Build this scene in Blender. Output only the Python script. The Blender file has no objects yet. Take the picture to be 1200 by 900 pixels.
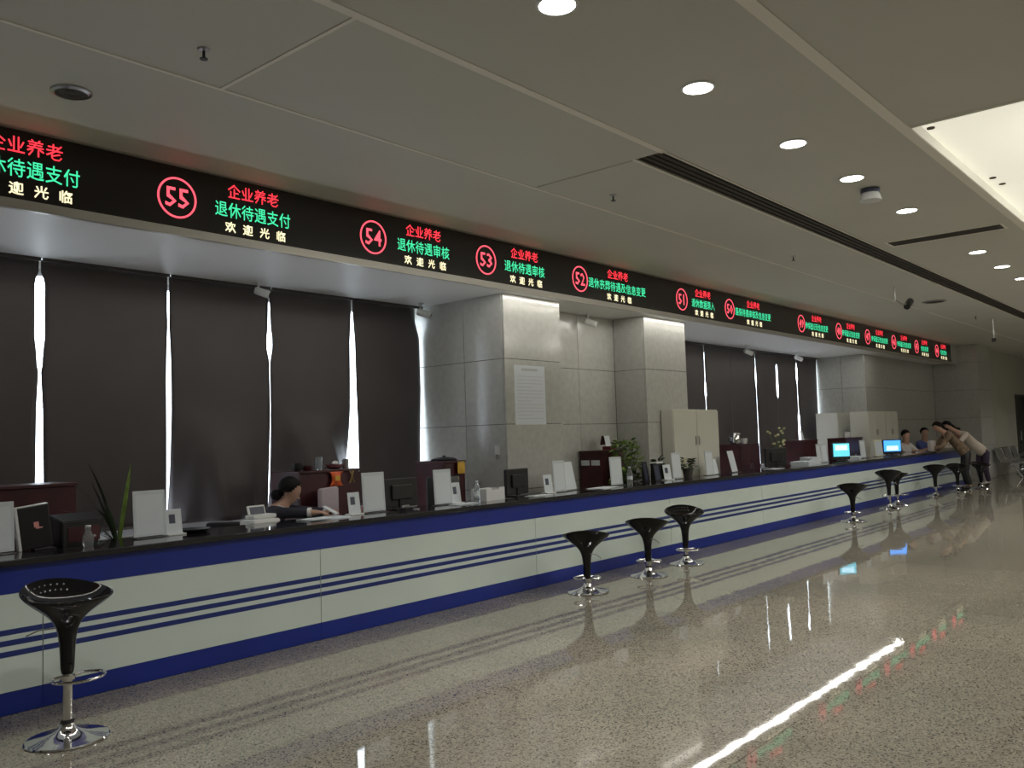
import bpy, bmesh, math, random
from mathutils import Vector, Matrix
random.seed(7)
S = bpy.context.scene
C = S.collection
PI = math.pi

# ------------------------------------------------------------------ camera
cam_data = bpy.data.cameras.new('camera')
cam_data.sensor_width = 36.0
cam_data.lens = 1011.4 / 1200 * 36
cam_data.clip_start = 0.05
cam = bpy.data.objects.new('camera', cam_data)
C.objects.link(cam)
right = Vector((0.65188678, -0.75763599, -0.03211426))
down = Vector((0.02697463, 0.06549057, -0.99748852))
fwd = Vector((0.75783639, 0.64938331, 0.06312938))
m = Matrix((right, -down, -fwd)).transposed().to_4x4()
m.translation = (0, 0, 1.55)
cam.matrix_world = m
S.camera = cam
# ------------------------------------------------------------------ view
S.view_settings.view_transform = 'Standard'
S.view_settings.look = 'None'
S.view_settings.exposure = 0.45
S.view_settings.gamma = 1.0
S.view_settings.use_curve_mapping = False
# ------------------------------------------------------------------ world: bright overcast daylight outside the blinds
w = bpy.data.worlds.new('world'); S.world = w; w.use_nodes = True
bg = w.node_tree.nodes['Background']
bg.inputs[0].default_value = (0.86, 0.9, 1.0, 1)
bg.inputs[1].default_value = 5.5
# ------------------------------------------------------------------ lamp powers
P_DOWN = 15.0       # each recessed downlight, watts
E_TUBE = 11.0        # tube emission behind the sign
E_COVE = 60.0       # tubes in the raised ceiling
LED = 0.8

# ------------------------------------------------------------------ materials
def mat(name, col, rough=0.5, metal=0.0, spec=0.5, emit=None, es=0.0, trans=0.0, coat=0.0, noise=None, bump=None, alpha=None):
    M = bpy.data.materials.new(name); M.use_nodes = True
    nt = M.node_tree; b = nt.nodes['Principled BSDF']
    b.inputs['Base Color'].default_value = (*col, 1)
    b.inputs['Roughness'].default_value = rough
    b.inputs['Metallic'].default_value = metal
    b.inputs['Specular IOR Level'].default_value = spec
    b.inputs['Transmission Weight'].default_value = trans
    b.inputs['Coat Weight'].default_value = coat
    if emit:
        b.inputs['Emission Color'].default_value = (*emit, 1)
        b.inputs['Emission Strength'].default_value = es
    tc = nt.nodes.new('ShaderNodeTexCoord')
    if noise:   # (scale, amount, detail)
        n = nt.nodes.new('ShaderNodeTexNoise'); n.inputs['Scale'].default_value = noise[0]; n.inputs['Detail'].default_value = noise[2]
        nt.links.new(tc.outputs['Object'], n.inputs['Vector'])
        r = nt.nodes.new('ShaderNodeValToRGB')
        a = noise[1]
        r.color_ramp.elements[0].position = 0.3; r.color_ramp.elements[1].position = 0.7
        r.color_ramp.elements[0].color = (*[c * (1 - a) for c in col], 1)
        r.color_ramp.elements[1].color = (*[min(1, c * (1 + a)) for c in col], 1)
        nt.links.new(n.outputs['Fac'], r.inputs[0]); nt.links.new(r.outputs[0], b.inputs['Base Color'])
    if bump:    # (scale, strength, distance)
        n = nt.nodes.new('ShaderNodeTexNoise'); n.inputs['Scale'].default_value = bump[0]; n.inputs['Detail'].default_value = 3
        nt.links.new(tc.outputs['Object'], n.inputs['Vector'])
        bp = nt.nodes.new('ShaderNodeBump'); bp.inputs['Strength'].default_value = bump[1]; bp.inputs['Distance'].default_value = bump[2]
        nt.links.new(n.outputs['Fac'], bp.inputs['Height']); nt.links.new(bp.outputs[0], b.inputs['Normal'])
    return M

def terrazzo():
    M = bpy.data.materials.new('polished_granite'); M.use_nodes = True
    nt = M.node_tree; b = nt.nodes['Principled BSDF']; L = nt.links.new; N = nt.nodes.new
    geo = N('ShaderNodeNewGeometry')
    v = N('ShaderNodeTexVoronoi'); v.inputs['Scale'].default_value = 120; L(geo.outputs['Position'], v.inputs['Vector'])
    r = N('ShaderNodeValToRGB'); cr = r.color_ramp; cr.interpolation = 'CONSTANT'
    cr.elements[0].position = 0; cr.elements[0].color = (.10, .095, .08, 1)
    cr.elements[1].position = .16; cr.elements[1].color = (.22, .205, .17, 1)
    for p, c in ((.35, (.27, .255, .21)), (.55, (.235, .215, .18)), (.72, (.32, .30, .25)), (.88, (.25, .225, .19))):
        e = cr.elements.new(p); e.color = (*c, 1)
    sep = N('ShaderNodeSeparateColor'); L(v.outputs['Color'], sep.inputs[0]); L(sep.outputs[0], r.inputs[0])
    n = N('ShaderNodeTexNoise'); n.inputs['Scale'].default_value = .9; n.inputs['Detail'].default_value = 4; L(geo.outputs['Position'], n.inputs['Vector'])
    r2 = N('ShaderNodeValToRGB'); r2.color_ramp.elements[0].position = .3; r2.color_ramp.elements[1].position = .7
    r2.color_ramp.elements[0].color = (.82, .84, .8, 1); r2.color_ramp.elements[1].color = (1.08, 1.04, 1.0, 1)
    L(n.outputs['Fac'], r2.inputs[0])
    mx = N('ShaderNodeMix'); mx.data_type = 'RGBA'; mx.blend_type = 'MULTIPLY'; mx.inputs[0].default_value = 1
    L(r.outputs[0], mx.inputs[6]); L(r2.outputs[0], mx.inputs[7])
    oi = N('ShaderNodeObjectInfo'); mr = N('ShaderNodeMapRange'); mr.inputs[3].default_value = .93; mr.inputs[4].default_value = 1.07
    L(oi.outputs['Random'], mr.inputs[0])
    mx2 = N('ShaderNodeMix'); mx2.data_type = 'RGBA'; mx2.blend_type = 'MULTIPLY'; mx2.inputs[0].default_value = 1
    L(mx.outputs[2], mx2.inputs[6]); L(mr.outputs[0], mx2.inputs[7]); L(mx2.outputs[2], b.inputs['Base Color'])
    n3 = N('ShaderNodeTexNoise'); n3.inputs['Scale'].default_value = 4.0; n3.inputs['Detail'].default_value = 1; L(geo.outputs['Position'], n3.inputs['Vector'])
    bp = N('ShaderNodeBump'); bp.inputs['Strength'].default_value = .5; bp.inputs['Distance'].default_value = .0009
    L(n3.outputs['Fac'], bp.inputs['Height']); L(bp.outputs[0], b.inputs['Normal'])
    b.inputs['Roughness'].default_value = .03; b.inputs['Specular IOR Level'].default_value = .62
    return M

def glass_mat():
    M = bpy.data.materials.new('window_glass'); M.use_nodes = True
    nt = M.node_tree; nt.nodes.clear()
    o = nt.nodes.new('ShaderNodeOutputMaterial'); t = nt.nodes.new('ShaderNodeBsdfTransparent'); g = nt.nodes.new('ShaderNodeBsdfGlossy')
    g.inputs['Roughness'].default_value = .02; x = nt.nodes.new('ShaderNodeMixShader'); x.inputs[0].default_value = .08
    t.inputs[0].default_value = (.93, .97, .97, 1)
    nt.links.new(t.outputs[0], x.inputs[1]); nt.links.new(g.outputs[0], x.inputs[2]); nt.links.new(x.outputs[0], o.inputs[0])
    return M

M = {}
M['floor'] = terrazzo()
M['glass'] = glass_mat()
M['ceil'] = mat('ceiling_paint', (.60, .59, .525), .55, noise=(.7, .03, 2))
M['soffit'] = mat('soffit_paint', (.74, .74, .72), .5)
M['cream'] = mat('cove_paint', (.86, .84, .74), .6)
M['seam'] = mat('seam_trim', (.86, .82, .74), .5)
M['dark'] = mat('dark_grille', (.05, .04, .033), .6)
M['stone'] = mat('wall_stone', (.46, .46, .43), .16, spec=.55, noise=(14, .07, 5))
M['wallpaint'] = mat('hall_wall_paint', (.42, .42, .36), .5, noise=(1.0, .04, 2))
M['blind'] = mat('blind_cloth', (.066, .056, .057), .5, spec=.35, bump=(60, .15, .002), noise=(1.6, .08, 3))
M['frame'] = mat('window_frame_paint', (.5, .5, .5), .4)
M['wtop'] = mat('worktop_granite', (.012, .012, .015), .07, spec=.7, noise=(160, .5, 2))
M['blue'] = mat('blue_laminate', (.009, .024, .22), .3, spec=.5, noise=(3, .06, 2))
M['stripe'] = mat('stripe_blue', (.015, .03, .17), .3)
M['white_lam'] = mat('white_laminate', (.58, .655, .61), .25, noise=(1.5, .03, 2))
M['joint'] = mat('joint_dark', (.06, .06, .05), .7)
M['black_gloss'] = mat('black_gloss_plastic', (.005, .005, .006), .08, spec=.35)
M['chrome'] = mat('chrome', (.78, .78, .8), .08, 1)
M['steel'] = mat('brushed_steel', (.5, .5, .5), .3, 1)
M['black'] = mat('matt_black_plastic', (.014, .014, .016), .38)
M['screen_black'] = mat('led_screen_black', (.012, .008, .006), .22)
M['rubber'] = mat('black_rubber', (.02, .02, .02), .8)
M['maroon'] = mat('maroon_cabinet', (.05, .006, .010), .42, noise=(5, .3, 4))
M['red'] = mat('dark_red', (.10, .008, .014), .45)
M['paper'] = mat('white_paper', (.66, .71, .75), .5)
M['acrylic'] = mat('white_acrylic', (.62, .67, .71), .22)
M['whitep'] = mat('white_plastic', (.72, .73, .72), .35)
M['cab'] = mat('grey_white_steel', (.62, .61, .54), .4)
M['alu'] = mat('aluminium_trim', (.46, .44, .40), .35, .7)
M['ink'] = mat('grey_ink', (.2, .22, .24), .6)
M['photo'] = mat('dark_photo', (.05, .06, .1), .3)
M['skin'] = mat('skin', (.56, .34, .25), .5)
M['hair'] = mat('black_hair', (.006, .005, .005), .65, spec=.2)
M['navy'] = mat('navy_cloth', (.02, .02, .035), .8)
M['whitecloth'] = mat('white_cloth', (.72, .70, .68), .8)
M['creamcloth'] = mat('cream_cloth', (.62, .54, .46), .8)
M['brown'] = mat('brown_cloth', (.2, .14, .09), .8, noise=(18, .5, 3))
M['greycloth'] = mat('pale_grey_cloth', (.42, .38, .37), .8)
M['purple'] = mat('dark_purple_cloth', (.035, .022, .05), .8)
M['bluecloth'] = mat('blue_cloth', (.1, .14, .4), .8)
M['orange'] = mat('orange_packet', (.85, .12, .03), .4, noise=(30, .4, 2))
M['gold'] = mat('yellow_packet', (.75, .45, .06), .4)
M['tan'] = mat('tan_ribbon', (.42, .28, .1), .6)
M['pink'] = mat('pink_plastic', (.75, .32, .3), .5)
M['lavender'] = mat('pale_lavender_cloth', (.45, .38, .42), .7)
M['leaf'] = mat('leaf_green', (.05, .10, .03), .45, noise=(12, .4, 2))
M['leaf2'] = mat('leaf_bright', (.22, .34, .06), .45, noise=(12, .4, 2))
M['leafdk'] = mat('leaf_dark', (.03, .04, .02), .5)
M['flower'] = mat('dry_flower', (.55, .52, .28), .6)
M['pot'] = mat('dark_pot', (.05, .045, .04), .4)
M['lens'] = mat('lens_glass', (.01, .01, .015), .05, spec=.8)
M['creampanel'] = mat('cream_board', (.72, .68, .42), .5)
M['pet'] = mat('clear_bottle', (.8, .85, .88), .06, trans=.85)
M['glow'] = mat('cove_paint_with_glow', (.86, .84, .74), .6, emit=(1, .96, .80), es=.42)  # cream recess surface; emission stands in for tube light falling on it
M['lamp'] = mat('downlight_glow', (1, 1, 1), .5, emit=(1, .97, .92), es=9)
M['tube'] = mat('tube_glow', (1, 1, 1), .5, emit=(1, .97, .9), es=E_TUBE)
M['tube2'] = mat('cove_tube_glow', (1, 1, 1), .5, emit=(1, .98, .88), es=E_COVE)
M['lred'] = mat('led_red', (.3, .01, .02), .5, emit=(1, .035, .055), es=1.5 * LED)
M['lred2'] = mat('led_red_pink', (.3, .01, .02), .5, emit=(1, .09, .13), es=1.5 * LED)
M['lgreen'] = mat('led_green', (.02, .2, .1), .5, emit=(.05, .78, .36), es=1.1 * LED)
M['lcream'] = mat('led_cream', (.3, .3, .2), .5, emit=(1, .9, .55), es=1.15 * LED)
M['scr_cyan'] = mat('screen_cyan', (.05, .2, .3), .3, emit=(.12, .6, .75), es=1.0)
M['scr_blue'] = mat('screen_blue', (.02, .1, .4), .3, emit=(.06, .33, .95), es=1.3)
M['scr_light'] = mat('screen_light', (.3, .5, .6), .3, emit=(.45, .8, 1), es=1.3)

# ------------------------------------------------------------------ mesh helpers
def bx(bm, x0, x1, y0, y1, z0, z1, mtx=None):
    v = [bm.verts.new(p) for p in ((x0, y0, z0), (x1, y0, z0), (x1, y1, z0), (x0, y1, z0), (x0, y0, z1), (x1, y0, z1), (x1, y1, z1), (x0, y1, z1))]
    if mtx:
        for q in v: q.co = mtx @ q.co
    for f in ((0, 3, 2, 1), (4, 5, 6, 7), (0, 1, 5, 4), (1, 2, 6, 5), (2, 3, 7, 6), (3, 0, 4, 7)):
        bm.faces.new([v[i] for i in f])
    return bm
def rbx(bm, x0, x1, y0, y1, z0, z1, r=.004, mtx=None):       # box with bevelled edges
    t = bmesh.new(); bx(t, x0, x1, y0, y1, z0, z1)
    bmesh.ops.bevel(t, geom=list(t.edges), offset=r, segments=2, affect='EDGES', profile=.5)
    if mtx: bmesh.ops.transform(t, matrix=mtx, verts=t.verts)
    me = bpy.data.meshes.new('t'); t.to_mesh(me); bm.from_mesh(me); t.free(); bpy.data.meshes.remove(me)
    return bm
def lathe(bm, prof, seg=24, o=(0, 0, 0), mtx=None, cap=True):
    rings = []
    for r, z in prof:
        if r < 1e-5: rings.append([bm.verts.new((o[0], o[1], o[2] + z))])
        else: rings.append([bm.verts.new((o[0] + r * math.cos(2 * PI * k / seg), o[1] + r * math.sin(2 * PI * k / seg), o[2] + z)) for k in range(seg)])
    for a, b in zip(rings, rings[1:]):
        for k in range(seg):
            j = (k + 1) % seg
            if len(a) == 1 and len(b) == 1: continue
            if len(a) == 1: bm.faces.new((a[0], b[j], b[k]))
            elif len(b) == 1: bm.faces.new((a[k], a[j], b[0]))
            else: bm.faces.new((a[k], a[j], b[j], b[k]))
    if cap:
        if len(rings[0]) > 1: bm.faces.new(rings[0][::-1])
        if len(rings[-1]) > 1: bm.faces.new(rings[-1])
    if mtx:
        for rg in rings:
            for v in rg: v.co = mtx @ v.co
    return bm
def tube(bm, pts, r, seg=8, closed=False, radii=None):
    pts = [Vector(p) for p in pts]; n = len(pts); rings = []
    up = Vector((0, 0, 1)); prev = None
    for i, p in enumerate(pts):
        if closed: d = pts[(i + 1) % n] - pts[i - 1]
        else: d = pts[min(i + 1, n - 1)] - pts[max(i - 1, 0)]
        d.normalize()
        a = prev if prev is not None else (up if abs(d.dot(up)) < .9 else Vector((1, 0, 0)))
        u = (a - d * a.dot(d)).normalized(); prev = u; v = d.cross(u)
        rr = radii[i] if radii else r
        rings.append([bm.verts.new(p + (u * math.cos(2 * PI * k / seg) + v * math.sin(2 * PI * k / seg)) * rr) for k in range(seg)])
    rng = range(n if closed else n - 1)
    for i in rng:
        a, b = rings[i], rings[(i + 1) % n]
        for k in range(seg):
            j = (k + 1) % seg; bm.faces.new((a[k], a[j], b[j], b[k]))
    if not closed:
        bm.faces.new(rings[0][::-1]); bm.faces.new(rings[-1])
    return bm
def obj(name, bm, m, parent=None, smooth=False, loc=None):
    bmesh.ops.recalc_face_normals(bm, faces=bm.faces)
    me = bpy.data.meshes.new(name); bm.to_mesh(me); bm.free()
    if isinstance(m, str): m = M[m]
    me.materials.append(m)
    if smooth:
        me.polygons.foreach_set('use_smooth', [True] * len(me.polygons))
        try: me.set_sharp_from_angle(angle=math.radians(38))
        except Exception: pass
    o = bpy.data.objects.new(name, me); C.objects.link(o)
    if parent: o.parent = parent
    if loc: o.location = loc
    return o
def B(): return bmesh.new()
def tag(o, label, cat, group=None):
    o['label'] = label; o['category'] = cat
    if group: o['group'] = group
    return o
def thing(name, label, cat, loc=(0, 0, 0), rz=0, group=None):
    o = bpy.data.objects.new(name, None); C.objects.link(o); o.empty_display_size = .1
    o.location = loc; o.rotation_euler = (0, 0, rz)
    return tag(o, label, cat, group)
def struct(name, bm=None, m=None, parent=None, smooth=False):
    if bm is None:
        o = bpy.data.objects.new(name, None); C.objects.link(o)
    else: o = obj(name, bm, m, parent, smooth)
    if not parent: o['kind'] = 'structure'
    return o
def dup(root, loc, rz, label, group=None):
    r = root.copy(); C.objects.link(r); r.location = loc; r.rotation_euler = (0, 0, rz); r['label'] = label
    if group: r['group'] = group
    for ch in list(root.children):
        c = ch.copy(); C.objects.link(c); c.parent = r
        for g in ch.children:
            d = g.copy(); C.objects.link(d); d.parent = c
    return r

# ------------------------------------------------------------------ key dimensions
XA, XB = -5.0, 36.0          # hall ends
YR = -9.0                    # far right wall
CZ = 3.75                    # ceiling
SZ = 3.26                    # soffit over the counter bay
YS = 6.20                    # sign face
YW = 7.96                    # window wall
YC = 5.75                    # counter front
XE = 26.4                    # end pier

# ------------------------------------------------------------------ floor
fl = struct('floor', bx(B(), XA, XB, YR, YW, -.12, -.003), 'floor')
T = 1.25
tile_mesh = None
for i in range(-1, 26):
    for j in range(-2, 5):
        x0 = 4.12 + T * (i - 3); y0 = -.55 + T * j
        if y0 + T < .18 * x0 - .6 or x0 < -.9: continue
        y1 = min(y0 + T, 5.79)
        full = y0 + T <= 5.79
        if not full: continue
        if tile_mesh is None:
            t = B(); bx(t, -T / 2 + .001, T / 2 - .001, -T / 2 + .001, T / 2 - .001, -.02, 0)
            me = bpy.data.meshes.new('floor_tile'); bmesh.ops.recalc_face_normals(t, faces=t.faces); t.to_mesh(me); t.free(); me.materials.append(M['floor']); tile_mesh = me
        o = bpy.data.objects.new('floor_tile', tile_mesh); C.objects.link(o); o.parent = fl
        o.location = (x0 + T / 2, y0 + T / 2, 0)
        o.rotation_euler = (random.uniform(-1, 1) * .0011, random.uniform(-1, 1) * .0011, 0)

# ------------------------------------------------------------------ ceiling
ce = struct('ceiling', bx(B(), XA, XB, 1.8, 6.3, CZ + .012, CZ + .3), 'ceil')
def cpanel(x0, x1, y0, y1):
    g = .0
    o = obj('ceiling_panel', bx(B(), x0 + .012, x1 - .012, y0 + .012, y1 - .012, CZ, CZ + .012), 'ceil', ce); return o
SX0, SX1 = 5.85, 24.0        # long air slot
CX0, CX1, CY0, CY1 = 6.72, 17.5, -4.0, 1.79
cpanel(XA, 33, 4.68, 6.24)
cpanel(XA, 2.8, 3.37, 4.68); cpanel(2.8, SX0, 3.37, 4.68); cpanel(SX0, SX1, 3.63, 4.68); cpanel(SX1, XB, 3.37, 4.68)
cpanel(XA, XB, 1.8, 3.36)
for (x0, x1, y0, y1) in ((XA, CX0, YR, 1.8), (CX1, XB, YR, 1.8), (CX0, CX1, YR, CY0)):
    obj('ceiling_panel', bx(B(), x0, x1, y0, y1, CZ + .001, CZ + .3), 'ceil', ce)
obj('raised_panel', bx(B(), CX0 - .05, CX1, CY0, CY1, 3.83, 3.9), 'glow', ce)
rim = B()
bx(rim, CX0, CX1, CY1 - .004, CY1 + .05, CZ - .002, 3.84); bx(rim, CX0, CX1, CY0 - .05, CY0 + .004, CZ - .002, 3.84)
bx(rim, CX0 - .05, CX0 + .004, CY0, CY1, CZ - .002, 3.84); bx(rim, CX1 - .004, CX1 + .05, CY0, CY1, CZ - .002, 3.84)
obj('recess_rim', rim, 'ceil', ce)
n = 1
def trim(x0, x1, y0, y1, z0=CZ - .006, z1=CZ + .006, m='seam'):
    global n
    o = struct('trim_%d' % n, bx(B(), x0, x1, y0, y1, z0, z1), m); n += 1; return o
trim(XA, 30, 4.665, 4.69); trim(XA, SX0, 3.335, 3.395); trim(XA, 20, 1.79, 1.87)
trim(2.79, 2.815, 3.395, 4.665)
trim(SX0 - .03, SX1, 3.62, 3.645); trim(SX0 - .03, SX1, 3.352, 3.372)
# long air slot
t = thing('air_slot', 'long dark linear air slot running along the ceiling left of the downlights', 'air vent', (SX0, 3.5, CZ))
obj('backing', bx(B(), 0, SX1 - SX0, -.13, .13, .008, .011), 'dark', t)
for y in (-.09, -.03, .03, .09):
    obj('slat', bx(B(), 0, SX1 - SX0, y - .004, y + .004, -.004, .008), 'dark', t)
t = thing('air_slot', 'short dark linear air vent crossing the ceiling between two downlights', 'air vent', (10.86, 2.6, CZ))
fr = B(); bx(fr, -.17, .17, -.63, -.60, -.006, 0); bx(fr, -.17, .17, .60, .63, -.006, 0); bx(fr, -.17, -.14, -.6, .6, -.006, 0); bx(fr, .14, .17, -.6, .6, -.006, 0)
obj('frame', fr, 'seam', t); obj('backing', bx(B(), -.14, .14, -.6, .6, -.0035, -.001), 'dark', t)
for x in (-.07, 0, .07): obj('slat', bx(B(), x - .004, x + .004, -.6, .6, -.008, -.0035), 'dark', t)

# downlights
def downlight(x, y, label, group):
    t = thing('downlight', label, 'ceiling light', (x, y, CZ), 0, group)
    obj('trim_ring', lathe(B(), [(.095, 0), (.112, 0), (.112, -.006), (.095, -.01), (.095, 0)], 32, cap=False), 'whitep', t, True)
    obj('diffuser', lathe(B(), [(0, -.001), (.095, -.001), (.095, -.006), (0, -.006)], 32), 'lamp', t)
    l = bpy.data.lights.new('downlight_lamp', 'AREA'); l.shape = 'DISK'; l.size = .18; l.energy = P_DOWN; l.color = (1, .97, .92); l.spread = math.radians(130)
    lo = bpy.data.objects.new('downlight_lamp', l); C.objects.link(lo); lo.parent = t; lo.location = (0, 0, -.012)
    return t
ord_ = ['nearest the camera at the top edge of the photo', 'second from the camera, below and right of the nearest', 'third from the camera in the row', 'fourth from the camera, just before the dome camera', 'fifth from the camera, just past the dome camera', None, 'first beyond the short cross vent', 'second beyond the short cross vent', 'third beyond the short cross vent, at the right edge']
xs = [3.43, 4.90, 6.40, 7.68, 9.27, None, 12.24, 13.67, 15.06]
for x, s in zip(xs, ord_):
    if x: downlight(x, 2.555, 'round white recessed downlight, ' + s, 'row of downlights along the hall')
for x in (.45, 1.94, 16.6, 18.1, 19.6, 21.1, 24, 27, 30, 33):
    downlight(x, 2.555, 'round white recessed downlight of the same row, outside the photo', 'row of downlights along the hall')
for y in (-.6, -4.8, -7.5):  # unseen rows, added to give the hall general light
    for x in (7, 13, 20, 23, 26, 29, 32):
        if y == -.6 and x < 18: continue
        downlight(x, y, 'unseen round recessed downlight, added for general light in the part of the hall beside the camera', 'added unseen downlights over the rest of the hall')
# tubes in the raised ceiling (out of the frame to the right)
for k in range(5):
    for y in (.72, -2.2):
        t = thing('tube_lamp', 'fluorescent tube lamp on the raised bright ceiling', 'ceiling light', (7.9 + 2.1 * k, y, 3.83), 0, 'tube lamps in the raised ceiling')
        obj('batten', bx(B(), -.62, .62, -.035, .035, -.05, -.001), 'whitep', t)
        obj('tube', tube(B(), [(-.6, 0, -.065), (.6, 0, -.065)], .014, 10), 'tube2', t)

# ------------------------------------------------------------------ bay over the counter
so = B()
bx(so, XA, XE, 6.46, YW + .2, SZ, SZ + .12); ss_ = struct('ceiling_soffit', so, 'soffit')
ob_ = B(); bx(ob_, XA, XE, 6.24, 6.46, SZ + .12, SZ + .15); bx(ob_, XA, XE, 6.45, 6.4595, SZ + .004, SZ + .12); obj('slot_shade_lining', ob_, 'dark', ss_)  # dark colour puts shade into the slot, cutting the tubes' bounce
# window wall
wl = struct('wall_left', None)
def wpiece(x0, x1, z0, z1, y0=YW + .16, y1=YW + .4): obj('wall_section', bx(B(), x0, x1, y0, y1, z0, z1), 'wallpaint', wl)
wpiece(XA, XE, 0, .75); wpiece(XA, XE, 3.2, CZ + .3); wpiece(7.55, 12.0, .75, 3.2); wpiece(20.75, XE, .75, 3.2); wpiece(XA, -2, .75, 3.2)
def window(nm, x0, x1, k):
    fr = B(); y0, y1 = YW + .2, YW + .26
    bx(fr, x0, x1, y0, y1, .75, .81); bx(fr, x0, x1, y0, y1, 3.14, 3.2)
    o = struct(nm, fr, 'frame')
    for i in range(k + 1):
        x = x0 + (x1 - x0) * i / k
        obj('mullion', bx(B(), x - .03, x + .03, y0, y1, .81, 3.14), 'frame', o)
        if i < k: obj('pane', bx(B(), x + .03, x + (x1 - x0) / k - .03, y0 + .027, y0 + .033, .81, 3.14), 'glass', o)
    return o
window('window_1', -2, 7.55, 6); window('window_2', 12.0, 20.75, 6)

# stone piers and niche, faced with individual stone panels
def stone(parent, faces, zs=(0, .95, 1.72, 2.49, SZ)):
    # faces: list of (axis, fixed, a0, a1) ; axis 'y' = face looking -Y, 'x' = face looking -X, 'X' = looking +X
    for ax, f, a0, a1 in faces:
        for z0, z1 in zip(zs, zs[1:]):
            g = .003; b = B()
            if ax == 'y': bx(b, a0 + g, a1 - g, f, f + .025, z0 + g, z1 - g)
            elif ax == 'x': bx(b, f, f + .025, a0 + g, a1 - g, z0 + g, z1 - g)
            else: bx(b, f - .025, f, a0 + g, a1 - g, z0 + g, z1 - g)
            bmesh.ops.bevel(b, geom=list(b.edges), offset=.002, segments=1, affect='EDGES')
            obj('stone_panel', b, 'stone', parent)
def pier(x0, x1, y0, y1, nm, split):
    o = struct(nm, bx(B(), x0 + .02, x1 - .02, y0 + .02, y1, 0, SZ), 'joint')
    return o
p1 = pier(7.57, 8.66, 6.59, 8.1, 'wall_pier', 0)
stone(p1, [('y', 6.59, 7.57, 8.66), ('x', 7.57, 6.615, 7.24), ('x', 7.57, 7.24, 8.1), ('X', 8.66, 6.615, 7.1)])
nich = struct('wall_niche', bx(B(), 8.66, 10.65, 7.14, 8.1, 0, SZ), 'joint')
stone(nich, [('y', 7.12, 8.66, 9.75), ('y', 7.12, 9.75, 10.65)])
p2 = pier(10.65, 11.83, 6.59, 8.1, 'wall_pier', 0)
stone(p2, [('y', 6.59, 10.65, 11.83), ('x', 10.65, 6.615, 7.12), ('X', 11.83, 6.615, 8.1)])
p3 = struct('wall_pier', bx(B(), 20.72, XE, 6.87, 8.1, 0, SZ), 'joint')
stone(p3, [('x', 20.7, 6.875, 7.4), ('x', 20.7, 7.4, 8.1)] + [('y', 6.85, a, b) for a, b in ((20.7, 22.1), (22.1, 23.5), (23.5, 24.95), (24.95, 26.4))])
p4 = struct('wall_end', bx(B(), XE + .02, 27.9, 5.72, 8.1, 0, CZ), 'joint')
stone(p4, [('x', XE, 5.725, 6.85), ('y', 5.70, XE, 27.9)], (0, .95, 1.72, 2.49, 3.26, CZ))
# wall beyond the pier, with door
we = struct('wall_beyond', None)
for a in ((27.9, 31.9, 0, CZ), (31.9, 34.0, 2.46, CZ), (34.0, XB, 0, CZ)):
    obj('wall_section', bx(B(), a[0], a[1], 5.86, 6.1, a[2], a[3]), 'wallpaint', we)
d = B(); bx(d, 31.9, 32.0, 5.84, 6.1, 0, 2.46); bx(d, 33.9, 34.0, 5.84, 6.1, 0, 2.46); bx(d, 32.0, 33.9, 5.84, 6.1, 2.36, 2.46)
dr = struct('door_1', d, 'black')
for x in (32.0, 32.96): obj('leaf', bx(B(), x, x + .94, 5.95, 5.99, .01, 2.36), 'black', dr)
for x in (32.88, 33.0): obj('handle', tube(B(), [(x, 5.93, .95), (x, 5.93, 1.25)], .012), 'steel', dr)
struct('wall_far', bx(B(), XB, XB + .2, YR, 8.1, 0, CZ + .3), 'wallpaint')
struct('wall_near', bx(B(), XA - .2, XA, YR, 8.1, 0, CZ + .3), 'wallpaint')
struct('wall_right', bx(B(), XA, XB, YR - .2, YR, 0, CZ + .3), 'wallpaint')

# ------------------------------------------------------------------ blinds
def interp(tab, z):
    # tab sorted by descending z
    if z >= tab[0][0]: return tab[0][1]
    for (z0, v0), (z1, v1) in zip(tab, tab[1:]):
        if z <= z0 and z >= z1: return v0 + (v1 - v0) * (z0 - z) / (z0 - z1)
    return tab[-1][1]
gaps = {
 3.01: [(3.26, .008), (3.14, .008), (3.06, .042), (2.56, .042), (2.45, .028), (2.29, .02), (2.26, .010), (1.95, .026), (1.2, .034)],
 4.19: [(3.26, .008), (2.9, .012), (2.78, .008), (2.45, .022), (2.2, .026), (1.7, .026), (.8, .032)],
 5.33: [(3.26, .006), (3.0, .014), (2.78, .022), (2.74, .036), (2.6, .036), (2.46, .006), (1.9, .004), (1.5, .012), (.8, .02)],
 6.46: [(3.26, .005), (3.08, .012), (2.75, .036), (2.2, .044), (1.8, .056), (.8, .06)]}
flat = [(3.26, .004), (.8, .004)]
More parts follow.
